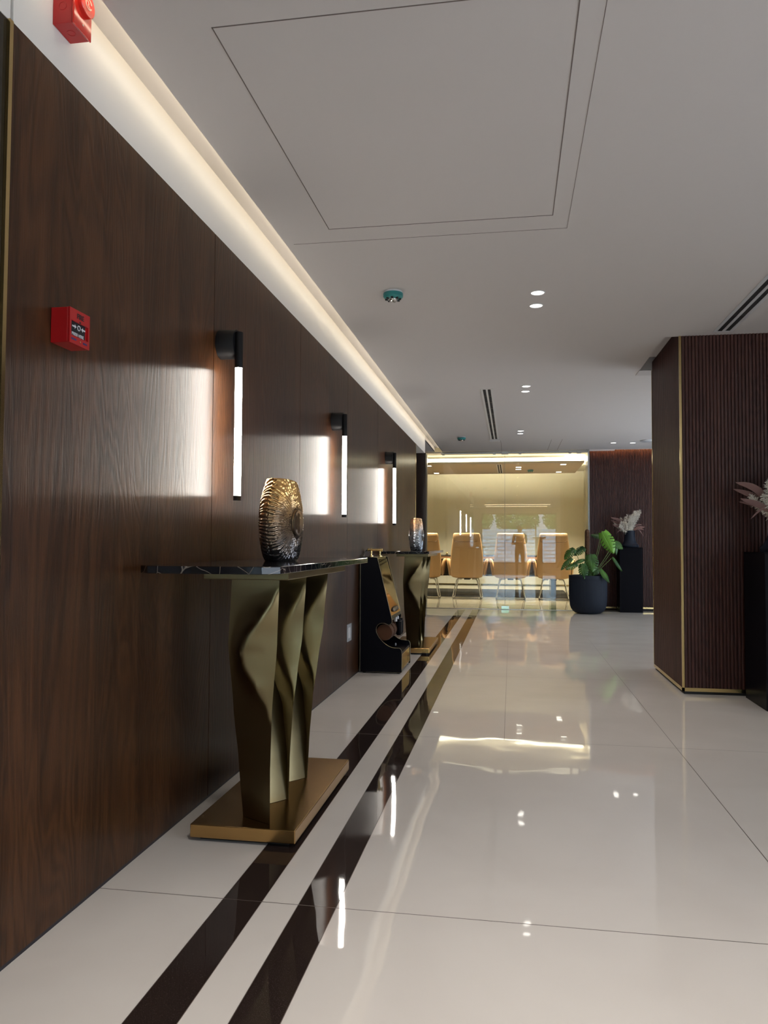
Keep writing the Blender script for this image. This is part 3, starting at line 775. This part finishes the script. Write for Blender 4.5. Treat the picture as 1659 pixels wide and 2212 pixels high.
names = {4.60: 'nearest corridor pair, the one closer to the camera', 4.85: 'nearest corridor pair, the one farther from the camera',
         7.35: 'middle corridor pair, nearer one of the two', 7.60: 'middle corridor pair, farther one of the two',
         10.28: 'farthest corridor pair near the diffuser end, nearer one', 10.53: 'farthest corridor pair near the glass wall, farther one'}
for y, n_ in names.items():
    downlight(.157 - (y - 4.6)*.006, y, 'round lit downlight of the ' + n_, GD, w=SPOT_W*(1.25 if y > 10 else 1))
for y, n_ in ((1.0, 'front downlight of the pair straight above the camera'), (.75, 'rear downlight of the pair straight above the camera'), (-2.0, 'front downlight of the first lobby pair behind the camera'), (-2.25, 'rear downlight of the first lobby pair behind the camera'), (-5.0, 'front downlight of the last lobby pair, toward the window'), (-5.25, 'rear downlight of the last lobby pair, toward the window')): downlight(.18, y, n_, GD, w=96 if y > 0 else SPOT_W)
downlight(1.484, 11.67, 'left round downlight of the pair in front of the fluted end wall', GD, w=8)
downlight(1.764, 11.71, 'right round downlight of the pair in front of the fluted end wall', GD, w=8)
for x, y, l in ((.965, 14.75, 'front right square downlight in the conference room ceiling panel'), (.972, 16.3, 'rear right square downlight in the conference room ceiling panel'),
                (-1.575, 14.75, 'front left square downlight in the conference room ceiling panel'), (-1.57, 16.3, 'rear left square downlight in the conference room ceiling panel'),
                (.14, 15.20, 'centre square downlight in the conference room, nearer one of the close pair'), (.14, 15.62, 'centre square downlight in the conference room, farther one of the close pair')):
    downlight(x, y, l, 'square downlights in the conference room', w=ROOM_SPOT_W, r=.05, color=(1, .88, .66), square=True)

def detector(x, y, z, label, s=1.0):
    t = thing('smoke_detector', label, 'smoke detector', (x, y, z), 'teal smoke detectors')
    obj('base', MB().lathe([(.001, 0), (.055, 0), (.055, -.008), (.05, -.010), (.001, -.010)], (x, y, z), 40), M['white_plastic'], t, smooth=40)
    obj('cover', MB().lathe([(.001, -.010), (.058, -.010), (.060, -.014), (.059, -.030), (.050, -.040), (.034, -.044), (.001, -.044)], (x, y, z), 48), M['teal'], t, smooth=35)
    gr = MB()
    for k in range(8):
        a = 2*PI*k/8
        gr.box(x + .040*math.cos(a) - .007, x + .040*math.cos(a) + .007, y + .040*math.sin(a) - .007, y + .040*math.sin(a) + .007, z - .049, z - .040)
    obj('vent_slot', gr, M['gap'], t)
    obj('sensor_dome', MB().lathe([(.028, -.044), (.028, -.049), (.022, -.055), (.001, -.058)], (x, y, z), 32), M['chrome'], t, smooth=50)
detector(-.69, 4.46, ZC, 'teal smoke detector nearest the camera on the corridor ceiling')
detector(-.687, 10.77, ZC, 'small far teal smoke detector left of the long air diffuser')
detector(.38, 15.70, ZC, 'teal smoke detector in the conference room seen through the glass')
sdw = thing('ceiling_speaker', 'white round ceiling disc partly hidden by the column, right of the end downlights', 'ceiling fitting', (1.93, 11.45, ZC))
obj('body', MB().lathe([(.001, 0), (.10, 0), (.10, -.012), (.085, -.02), (.001, -.022)], (1.93, 11.45, ZC), 40), M['white_plastic'], sdw, smooth=40)

def diffuser(x0, x1, y0, y1, label, z=ZC):
    t = thing('air_diffuser', label, 'air vent', ((x0+x1)/2, (y0+y1)/2, z))
    w = x1 - x0; s0, s1, s2, s3 = x0 + w*.18, x0 + w*.42, x0 + w*.58, x0 + w*.82
    f = MB()
    for a, b_ in ((x0, s0), (s1, s2), (s3, x1)): f.box(a, b_, y0, y1, z - .004, z - .0002)
    for a, b_ in ((s0, s1), (s2, s3)): f.box(a, b_, y0, y0 + .02, z - .004, z - .0002).box(a, b_, y1 - .02, y1, z - .004, z - .0002)
    obj('frame', f, M['white_plastic'], t)
    for a, b_ in ((s0, s1), (s2, s3)):
        obj('slot', MB().box(a, b_, y0 + .02, y1 - .02, z - .0018, z - .0004), M['gap'], t)
    bl = MB(); n = int((y1 - y0)/.35)
    for i in range(1, n):
        yy = y0 + (y1 - y0)*i/n
        for a, b_ in ((s0, s1), (s2, s3)): bl.box(a, b_, yy - .004, yy + .004, z - .0038, z - .0018)
    obj('divider', bl, M['steel'], t)
diffuser(-.292, -.175, 7.42, 11.05, 'long two-slot air diffuser in the middle of the corridor ceiling')
diffuser(1.395, 1.525, 2.6, 5.64, 'two-slot air diffuser at the right, in front of the column')
diffuser(-.28, -.17, 14.6, 16.4, 'two-slot air diffuser in the conference room ceiling panel')
tag(obj('cover_plate', MB().box(-.31, -.155, 11.12, 11.22, ZC - .010, ZC - .0003), M['white_plastic'], bevel=.002), 'small white plate on the ceiling at the far end of the long diffuser', 'plate')

# access panels / hairline joints in the ceiling
def frame_lines(mb, segs, w=.0025):
    for (xa, ya_), (xb, yb_) in segs:
        mb.box(min(xa, xb) - w, max(xa, xb) + w, min(ya_, yb_) - w, max(ya_, yb_) + w, ZC - .0012, ZC - .0001)
ln_ = mat('ceiling_joint', (.16, .13, .12), .9)
ap = MB(); frame_lines(ap, [((-.853, 2.06), (-.853, 3.51)), ((.188, 2.06), (.188, 3.51)), ((-.853, 2.06), (.188, 2.06)), ((-.853, 3.51), (.188, 3.51))], .0017)
tag(obj('access_panel', ap, ln_), 'large rectangular access panel outlined by a dark joint in the near ceiling', 'ceiling panel')
l2 = MB(); frame_lines(l2, [((-1.07, 3.665), (.262, 3.665)), ((.262, 1.2), (.262, 3.665))], .0007)
for x in (-1.10, -.15, .57, .72): frame_lines(l2, [((x, 11.2), (x, 12.44))], .0022)
struct('trim_8', l2, ln_)

# ================================================================== COLUMN
cl = thing('column', 'column clad in dark fluted wood with brass corner strip', 'column', (1.9, 6.27, 0))
CX, CY0, CY1, CXR = 1.187, 5.723, 6.818, 2.7
fr1 = MB(); slats(fr1, CX + .012, CXR, lambda u, d, z: (u, CY0 - d, z), .045, 2.605); obj('front_cladding', fr1, M['slat'], cl)
fr2 = MB(); slats(fr2, CY0 + .010, CY1 - .012, lambda u, d, z: (CX - d, u, z), .045, 2.605); obj('side_cladding', fr2, M['slat'], cl)
obj('core', MB().box(CX + .012, CXR - .0, CY0 + .012, CY1, .0, 2.604), M['blackmatte'], cl)
obj('corner_strip', MB().box(CX - .003, CX + .012, CY0 - .003, CY0 + .010, .02, 2.60), M['brass'], cl)
obj('rear_strip', MB().box(CX - .003, CX + .012, CY1 - .010, CY1 + .002, .02, 2.60), M['brass'], cl)
obj('base_strip', MB().box(CX - .003, CXR, CY0 - .003, CY0 + .012, .020, .045).box(CX - .003, CX + .012, CY0 + .02, CY1 - .01, .020, .045), M['brass'], cl)

# ================================================================== PEDESTALS, DRIED FLOWERS
def pedestal(x0, x1, y0, y1, z1, label):
    t = thing('pedestal', label, 'pedestal', ((x0+x1)/2, (y0+y1)/2, 0), 'tall black pedestals')
    obj('body', MB().box(x0, x1, y0, y1, 0, z1 - .006), M['black'], t, bevel=.003)
    obj('top_slab', MB().box(x0 - .001, x1 + .001, y0 - .001, y1 + .001, z1 - .006, z1), M['black'], t, bevel=.0015)
pedestal(1.645, 1.988, 12.32, 12.66, 1.0, 'tall black pedestal by the fluted end wall, right of the potted monstera')
pedestal(1.587, 1.935, 5.225, 5.669, 1.0, 'tall black pedestal at the right edge in front of the column')

def flower_vase(c, lab, labf, seed, s=1.0, mirror=1, group=None):
    t = thing('flower_vase', lab, 'vase', c, 'black flared vases on the pedestals')
    pr = [(.001, 0), (.125, 0), (.135, .012), (.135, .030), (.128, .036), (.118, .046), (.098, .075), (.085, .115), (.078, .17), (.074, .23), (.073, .262), (.067, .262), (.066, .20), (.001, .19)]
    obj('vase_body', MB().lathe(pr, c, 48), M['navy'], t, smooth=40)
    rnd = random.Random(seed)
    f = thing('dried_flowers', labf, 'dried flowers', (c[0], c[1], c[2] + .2), 'dried flower arrangements')
    z0 = c[2] + .24
    # cream plume
    pl = MB()
    for i in range(40):
        a = rnd.uniform(-1, 1); dep = rnd.uniform(-.5, .5)
        base = Vector((c[0] + rnd.uniform(-.045, .045), c[1] + rnd.uniform(-.04, .04), z0 - .03))
        hgt = .19 + .19*(.5 + .5*a) if a > -.3 else rnd.uniform(.14, .22)
        hgt *= rnd.uniform(.8, 1.0)
        tip = base + Vector(((-.15 + .29*(a*.5 + .5)**1.1)*1.1 + rnd.uniform(-.02, .02), dep*.16, hgt))
        mid = (base + tip)/2 + Vector((-.035*(1 - a)*.6, 0, .02))
        pts = arc([base, mid, tip], 10)
        pl.tube(pts, [.0022*(1 - j/len(pts)*.6) for j in range(len(pts))], 4)
        for j in range(3, len(pts)):
            for q in range(9):
                d = Vector((rnd.gauss(0, 1), rnd.gauss(0, 1), rnd.gauss(.35, .8))).normalized()
                L = rnd.uniform(.018, .044)*(1.15 - .4*j/len(pts)); p = pts[j]; e = p + d*L
                sd_ = d.orthogonal().normalized()*.0028; sd2 = d.cross(sd_)
                m_ = p + d*L*.55
                pl.add([p, m_ + sd_, m_ - sd_*.5 + sd2*.8, m_ - sd_*.5 - sd2*.8, e], [(0,1,2),(0,2,3),(0,3,1),(4,2,1),(4,3,2),(4,1,3)])
                if q % 3 == 0:
                    d2 = (d + Vector((rnd.gauss(0, .6), rnd.gauss(0, .6), rnd.gauss(0, .6)))).normalized(); e2 = m_ + d2*L*.6
                    pl.add([m_ + sd_, m_ - sd_, m_ + sd2, e2], [(0,1,2),(0,3,1),(1,3,2),(2,3,0)])
    obj('plume', pl, M['cream'], f)
    # mauve blade leaves: (dx, dz) tips, width, droop
    for (dx, dz, dy, w, ky) in ((-.29, .225, -.02, .022, .09), (-.285, .185, .05, .020, .05), (-.27, .115, -.05, .020, .02), (-.25, .10, .06, .014, .03), (.235, .075, .0, .018, .05), (.21, .03, -.06, .018, .06), (.19, .115, .05, .014, .07), (-.205, -.02, -.04, .008, .09), (.225, -.085, .03, .006, .13)):
        b0 = Vector((c[0] + math.copysign(.02, dx), c[1] + dy*.2, z0)); tp = Vector((c[0] + dx, c[1] + dy, z0 + dz))
        md = (b0 + tp)/2 + Vector((0, 0, ky*.7))
        q = arc([b0, md, tp], 9); N = len(q) - 1; lo = []
        for j, p in enumerate(q):
            u = j/N; ww = w*(math.sin(PI*min(1, max(0, (u - .12))/.88)**.8) if u > .12 else 0) + .0015
            tg = (q[min(j+1, N)] - q[max(j-1, 0)]).normalized(); sid = Vector((-tg.z, 0, tg.x)).normalized()*.9 + Vector((0, .35, 0)); sid.normalize()
            nn_ = tg.cross(sid).normalized()*.0016
            lo.append([p + sid*ww, p + nn_*1.5, p - sid*ww, p - nn_*1.5])
        mb = MB(); mb.loft(lo); obj('dried_leaf', mb, M['mauve'], f, smooth=60)
flower_vase((1.825, 12.49, 1.0002), 'black flared vase on the far pedestal by the fluted end wall', 'cream plume and mauve dried leaves in the far black vase', 3)
flower_vase((1.765, 5.45, 1.0002), 'black flared vase on the near pedestal at the right edge', 'dried mauve leaves and cream plume at the right edge of the picture', 5)

# ================================================================== MONSTERA
PX, PY = 1.146, 12.06
pt = thing('plant_pot', 'large rounded dark navy ribbed plant pot on the floor by the glass wall', 'plant pot', (PX, PY, 0))
def ribf(r, h, a):
    return r*(1 + .006*math.cos(a*110)) if (.06 < h < .50 and r > .2) else r
prof = [(.001, 0), (.15, .001), (.19, .010), (.225, .035), (.252, .075), (.268, .125), (.275, .18), (.279, .25), (.281, .35), (.281, .49), (.282, .505), (.284, .515), (.284, .572), (.280, .577), (.262, .577), (.262, .50)]
mb = MB(); mb.lathe(prof, (PX, PY, 0), 440, rib=ribf); obj('pot_body', mb, M['navy'], pt, smooth=60)
obj('soil', MB().lathe([(.001, .48), (.2615, .48), (.2615, .505), (.15, .515), (.001, .52)], (PX, PY, 0), 32), M['soil'], pt)
ms_ = thing('monstera', 'green monstera plant with split leaves and a brown moss pole', 'plant', (PX, PY, .52))
mp_ = MB(); mp_.lathe([(.030, -.02), (.033, .0), (.034, .3), (.035, .6), (.034, .69), (.028, .715), (.012, .728), (.001, .73)], (PX - .005, PY + .04, .545), 40,
        rib=lambda r, h, a: r*(1 + .14*noise.noise(Vector((math.cos(a)*2.5, math.sin(a)*2.5, h*22)))))
obj('moss_pole', mp_, M['coir'], ms_, smooth=60)
def leaf(base, tip, width, tilt, droop, material, seed, split=True, yb=0.0, yt=0.0):
    rnd = random.Random(seed)
    B = Vector((base[0], PY + yb, base[1])); Tt = Vector((tip[0], PY + yt, tip[1]))
    ax = Tt - B; L = ax.length; ax.normalize()
    view = Vector((0, -1, 0)) + Vector((tilt[0], 0, tilt[1])); nrm_ = (view - ax*view.dot(ax)).normalized(); sid = ax.cross(nrm_)
    nt, nv = 56, 9; vs = []; idx = {}; fs = []
    slits = [.22, .36, .50, .63, .76]
    for sg in (-1, 1):
        for i in range(nt + 1):
            t_ = i/nt; w = width/2*(math.sin(PI*min(1, (t_*.93 + .07))**.75)**.75 if t_ < .97 else .30*(1 - t_)/.03)
            for j in range(nv + 1):
                v_ = j/nv
                tt = t_ + .16*v_*(1 - t_)*(1) - .20*v_*v_*max(0, .22 - t_)*4
                p = B + ax*L*tt + sid*sg*w*v_ + nrm_*(-.10*L*v_*v_*.8 - droop*L*tt*tt + .012*math.cos(v_*PI)*0)
                idx[(sg, i, j)] = len(vs); vs.append(p)
        for i in range(nt):
            for j in range(nv):
                t_ = (i + .5)/nt; v_ = (j + .5)/nv
                if split and v_ > .36 + .16*math.sin(seed*1.7 + i*.25 + sg)**2 and any(abs(t_ - s_ - .01*math.sin(s_*40 + sg*2 + seed)) < .009 + .020*(v_ - .4) for s_ in slits): continue
                f = (idx[(sg, i, j)], idx[(sg, i+1, j)], idx[(sg, i+1, j+1)], idx[(sg, i, j+1)])
                fs.append(f)
    mb = MB(); mb.add(vs, fs); return mb, B
def add_leaf(*a, **k):
    mb, B = leaf(*a, **k)
    o = obj('leaf', mb, a[5], ms_, smooth=60); sdm = o.modifiers.new('thick', 'SOLIDIFY'); sdm.thickness = .0015
    root = Vector((PX + (B.x - PX)*.12, PY + .0, .53)); mid = (root*.45 + B*.55) + Vector(((B.x - PX)*.08, 0, .03))
    st = MB(); pts = arc([root, mid, B], 8); st.tube(pts, [.006 - .003*i/len(pts) for i in range(len(pts))], 7)
    obj('stem', st, M['stem'], ms_, smooth=60)
LV = [((1.345,1.245),(1.505,.91),.21,(-.3,.25),.03,'leaf_bright',True,-.10,-.16),
      ((1.375,1.165),(1.195,1.20),.10,(0,.7),.08,'leaf',True,.05,.05),
      ((1.535,1.085),(1.665,.985),.12,(.1,.5),.10,'leaf',True,.0,-.02),
      ((1.565,1.04),(1.578,.88),.07,(.3,.1),.05,'leaf',False,.05,.06),
      ((1.172,.905),(1.190,.635),.205,(-.15,.2),.05,'leaf',True,-.16,-.26),
      ((1.045,.765),(1.065,.535),.15,(-.2,.2),.06,'leaf',True,-.20,-.30),
      ((1.10,1.005),(.935,.895),.14,(-.1,.8),.14,'leaf',True,.02,-.02),
      ((.945,.985),(.78,.835),.15,(-.3,.6),.16,'leaf',True,-.05,-.08),
      ((.90,.845),(.725,.675),.10,(-.5,.4),.12,'leaf',True,-.10,-.14),
      ((1.085,.825),(.93,.775),.08,(0,1.1),.10,'leaf',False,-.12,-.18),
      ((.975,.765),(.80,.685),.12,(-.1,.8),.12,'leaf',True,-.18,-.22),
      ((1.508,.860),(1.648,.655),.07,(.6,.5),.06,'leaf',False,-.06,-.08),
      ((1.305,.690),(1.435,.495),.10,(.5,.4),.06,'leaf',False,-.22,-.30),
      ((1.275,.700),(1.21,.59),.12,(.1,.2),.05,'leaf',True,-.12,-.20),
      ((1.15,.66),(1.13,.55),.11,(-.1,.3),.05,'leaf',True,-.10,-.22)]
for i, (b_, t_, w_, ti, dr, mt, spl, yb_, yt_) in enumerate(LV):
    add_leaf(b_, t_, w_, ti, dr, M[mt], i, spl, yb_, yt_)

# ================================================================== LOBBY SIDE (behind the camera, seen in the glass)
tag(obj('linear_light', MB().box(-1.0, 1.45, -4.62, -4.57, ZC - .02, ZC - .0005), M['led_lobby']), 'warm linear ceiling light in the lobby behind the camera, nearer one', 'light')
tag(obj('linear_light', MB().box(-1.0, 1.40, -6.12, -6.07, ZC - .02, ZC - .0005), M['led_lobby']), 'warm linear ceiling light in the lobby behind the camera, by the window', 'light')
lt = thing('lectern', 'wooden lectern standing in the lobby in front of the window', 'lectern', (1.02, -4.3, 0))
obj('stand', MB().box(.90, 1.14, -4.42, -4.18, .02, 1.24), M['lectern'], lt, bevel=.01)
obj('reading_top', MB().box(.78, 1.26, -4.52, -4.08, 1.24, 1.30), M['lectern'], lt, bevel=.01)
obj('base', MB().box(.80, 1.24, -4.52, -4.08, 0, .02), M['lectern'], lt)

# photographer, seen only as a reflection
def skin_body(name, verts, edges, radii, material, parent, lvl=2):
    me = bpy.data.meshes.new(name); off = parent_world(parent)
    me.from_pydata([Vector(v) - off for v in verts], edges, [])
    me.materials.append(material)
    o = bpy.data.objects.new(name, me); COL.objects.link(o); o.parent = parent
    sk_ = o.modifiers.new('skin', 'SKIN'); sk_.use_smooth_shade = True
    if not me.skin_vertices: me.attributes  # layer is created by the modifier below
    if len(me.skin_vertices) == 0:
        bpy.context.view_layer.objects.active = o
        with bpy.context.temp_override(object=o, active_object=o): bpy.ops.mesh.customdata_skin_add()
    for i, r in enumerate(radii):
        sv = me.skin_vertices[0].data[i]; sv.radius = (r, r) if not isinstance(r, tuple) else r; sv.use_root = (i == 0)
    ss = o.modifiers.new('sub', 'SUBSURF'); ss.levels = 1; ss.render_levels = lvl
    return o
px, py = .27, -.42
ps = thing('person', 'person in dark clothes holding up a phone, mirrored in the glass wall', 'person', (px, py, 0))
V = [(px,py,.86),(px,py,1.02),(px,py+.01,1.20),(px,py,1.33),(px,py+.01,1.40),
     (px-.17,py,1.33),(px-.22,py+.06,1.10),(px-.235,py+.26,1.04),
     (px+.17,py,1.33),(px+.20,py+.04,1.08),(px+.02,py+.27,1.04),
     (px-.09,py,.80),(px-.10,py+.02,.45),(px-.10,py-.02,.08),(px-.11,py+.12,.035),
     (px+.09,py,.80),(px+.10,py+.02,.45),(px+.11,py-.02,.08),(px+.12,py+.12,.035)]
E_ = [(0,1),(1,2),(2,3),(3,4),(3,5),(5,6),(6,7),(3,8),(8,9),(9,10),(0,11),(11,12),(12,13),(13,14),(0,15),(15,16),(16,17),(17,18)]
Rr = [(.15,.11),(.14,.10),(.155,.11),(.12,.085),.05,.062,.045,.032,.062,.045,.032,.085,.058,.042,.036,.085,.058,.042,.036]
skin_body('body', V, E_, Rr, M['shirt'], ps)
hd = MB(); hd.loft([[(px + r*math.cos(a)*.80, py + .015 + r*math.sin(a), z) for a in [2*PI*k/24 for k in range(24)]] for r, z in ((.02,1.40),(.055,1.41),(.078,1.44),(.090,1.48),(.095,1.53),(.09,1.57),(.07,1.605),(.035,1.625),(.005,1.63))])
hdo = obj('head', hd, M['skin'], ps, smooth=60)
hr_ = MB(); hr_.loft([[(px + r*math.cos(a)*.84, py + .0 + r*math.sin(a), z) for a in [2*PI*k/24 for k in range(24)]] for r, z in ((.075,1.49),(.096,1.52),(.098,1.56),(.085,1.60),(.05,1.632),(.01,1.642))])
obj('hair', hr_, M['ink'], hdo, smooth=60)
nz_ = MB(); nz_.tube([(px, py+.105, 1.535), (px, py+.125, 1.50), (px, py+.108, 1.495)], [.006, .012, .008], 8)
obj('nose', nz_, M['skin'], hdo, smooth=60)
for sx in (-1, 1):
    obj('ear', MB().lathe([(.003, -.005), (.018, 0), (.003, .006)], (px + sx*.078, py + .01, 1.515), 12, 'x'), M['skin'], hdo, smooth=60)
for (hx, hy, hz, sg) in ((px-.235, py+.28, 1.04, 1), (px+.0, py+.29, 1.04, -1)):
    hm = MB(); hm.loft([sell(hx, hy, .02, .036, hz - .03, 12), sell(hx, hy + .01, .022, .042, hz, 12), sell(hx, hy + .01, .018, .036, hz + .045, 12)])
    for q in range(4):
        hm.tube(arc([(hx, hy + .04 - q*.022, hz + .035), (hx + sg*.004, hy + .042 - q*.022, hz + .07 + .005*(q in (1, 2))), (hx + sg*.03, hy + .04 - q*.022, hz + .08)], 4), .0085, 7)
    hm.tube(arc([(hx, hy + .03, hz - .01), (hx + sg*.03, hy + .045, hz + .01), (hx + sg*.045, hy + .045, hz + .035)], 4), .0095, 7)
    obj('hand', hm, M['skin'], ps, smooth=60)
ph = MB(); ph.box(px - .205, px - .04, py + .30, py + .309, 1.01, 1.09)
tag(obj('phone', ph, M['black'], bevel=.003), 'black phone held up by the mirrored photographer', 'phone')

# garden outside the lobby window
struct('floor_outside', MB().box(-14, 14, -22, -8.0, -.12, -.02), mat('paving', (.25, .24, .22), .9))
stn = mat('garden_stone', (.35, .36, .38), .9)
bk = nd(stn, 'ShaderNodeTexBrick'); bk.inputs['Scale'].default_value = 1.0; bk.inputs['Brick Width'].default_value = .46; bk.inputs['Row Height'].default_value = .18
bk.inputs['Color1'].default_value = (.22,.32,.42,1); bk.inputs['Color2'].default_value = (.08,.13,.19,1); bk.inputs['Mortar'].default_value = (.10,.10,.11,1); bk.inputs['Mortar Size'].default_value = .03
tc = nd(stn, 'ShaderNodeTexCoord'); sx_ = nd(stn, 'ShaderNodeSeparateXYZ'); cx_ = nd(stn, 'ShaderNodeCombineXYZ')
ln(stn, tc.outputs['Object'], sx_.inputs[0]); ln(stn, sx_.outputs[0], cx_.inputs[0]); ln(stn, sx_.outputs[2], cx_.inputs[1]); ln(stn, cx_.outputs[0], bk.inputs['Vector'])
ln(stn, bk.outputs['Color'], bsdf(stn).inputs['Base Color'])
tag(obj('garden_wall', MB().box(-8, 8, -13.4, -13, -.02, 1.75), stn), 'grey stone garden wall outside the lobby window, mirrored in the glass', 'wall')
hmat = mat('hedge', (.06, .16, .05), .8)
for i, (x, y, r) in enumerate(((-1.95, -14.6, 1.05), (.3, -14.6, 1.15), (2.6, -14.6, 1.05), (-4.2, -14.6, 1.05))):
    hb_ = MB(); rnd = random.Random(i)
    for k in range(2600):
        d = Vector((rnd.gauss(0, 1), rnd.gauss(0, 1), rnd.gauss(0, 1))).normalized()*r*rnd.uniform(.55, 1)
        p = Vector((x, y, 2.3)) + Vector((d.x, d.y*.6, d.z*.8)); a = Vector((rnd.gauss(0,1), rnd.gauss(0,1), rnd.gauss(0,1))).normalized()*.09; b2 = a.orthogonal().normalized()*.04
        hb_.add([p - a, p + b2, p + a, p - b2], [(0, 1, 2, 3)])
    hb_.lathe([(.05, -.02), (.05, 1.8)], (x, y, 0), 8)
    tag(obj('garden_tree', hb_, hmat), ['leafy tree behind the garden wall, left of the window view', 'leafy tree behind the garden wall, middle of the window view', 'leafy tree behind the garden wall, right of the window view', 'leafy tree behind the garden wall, far left beyond the window'][i], 'tree', 'trees outside the lobby window')
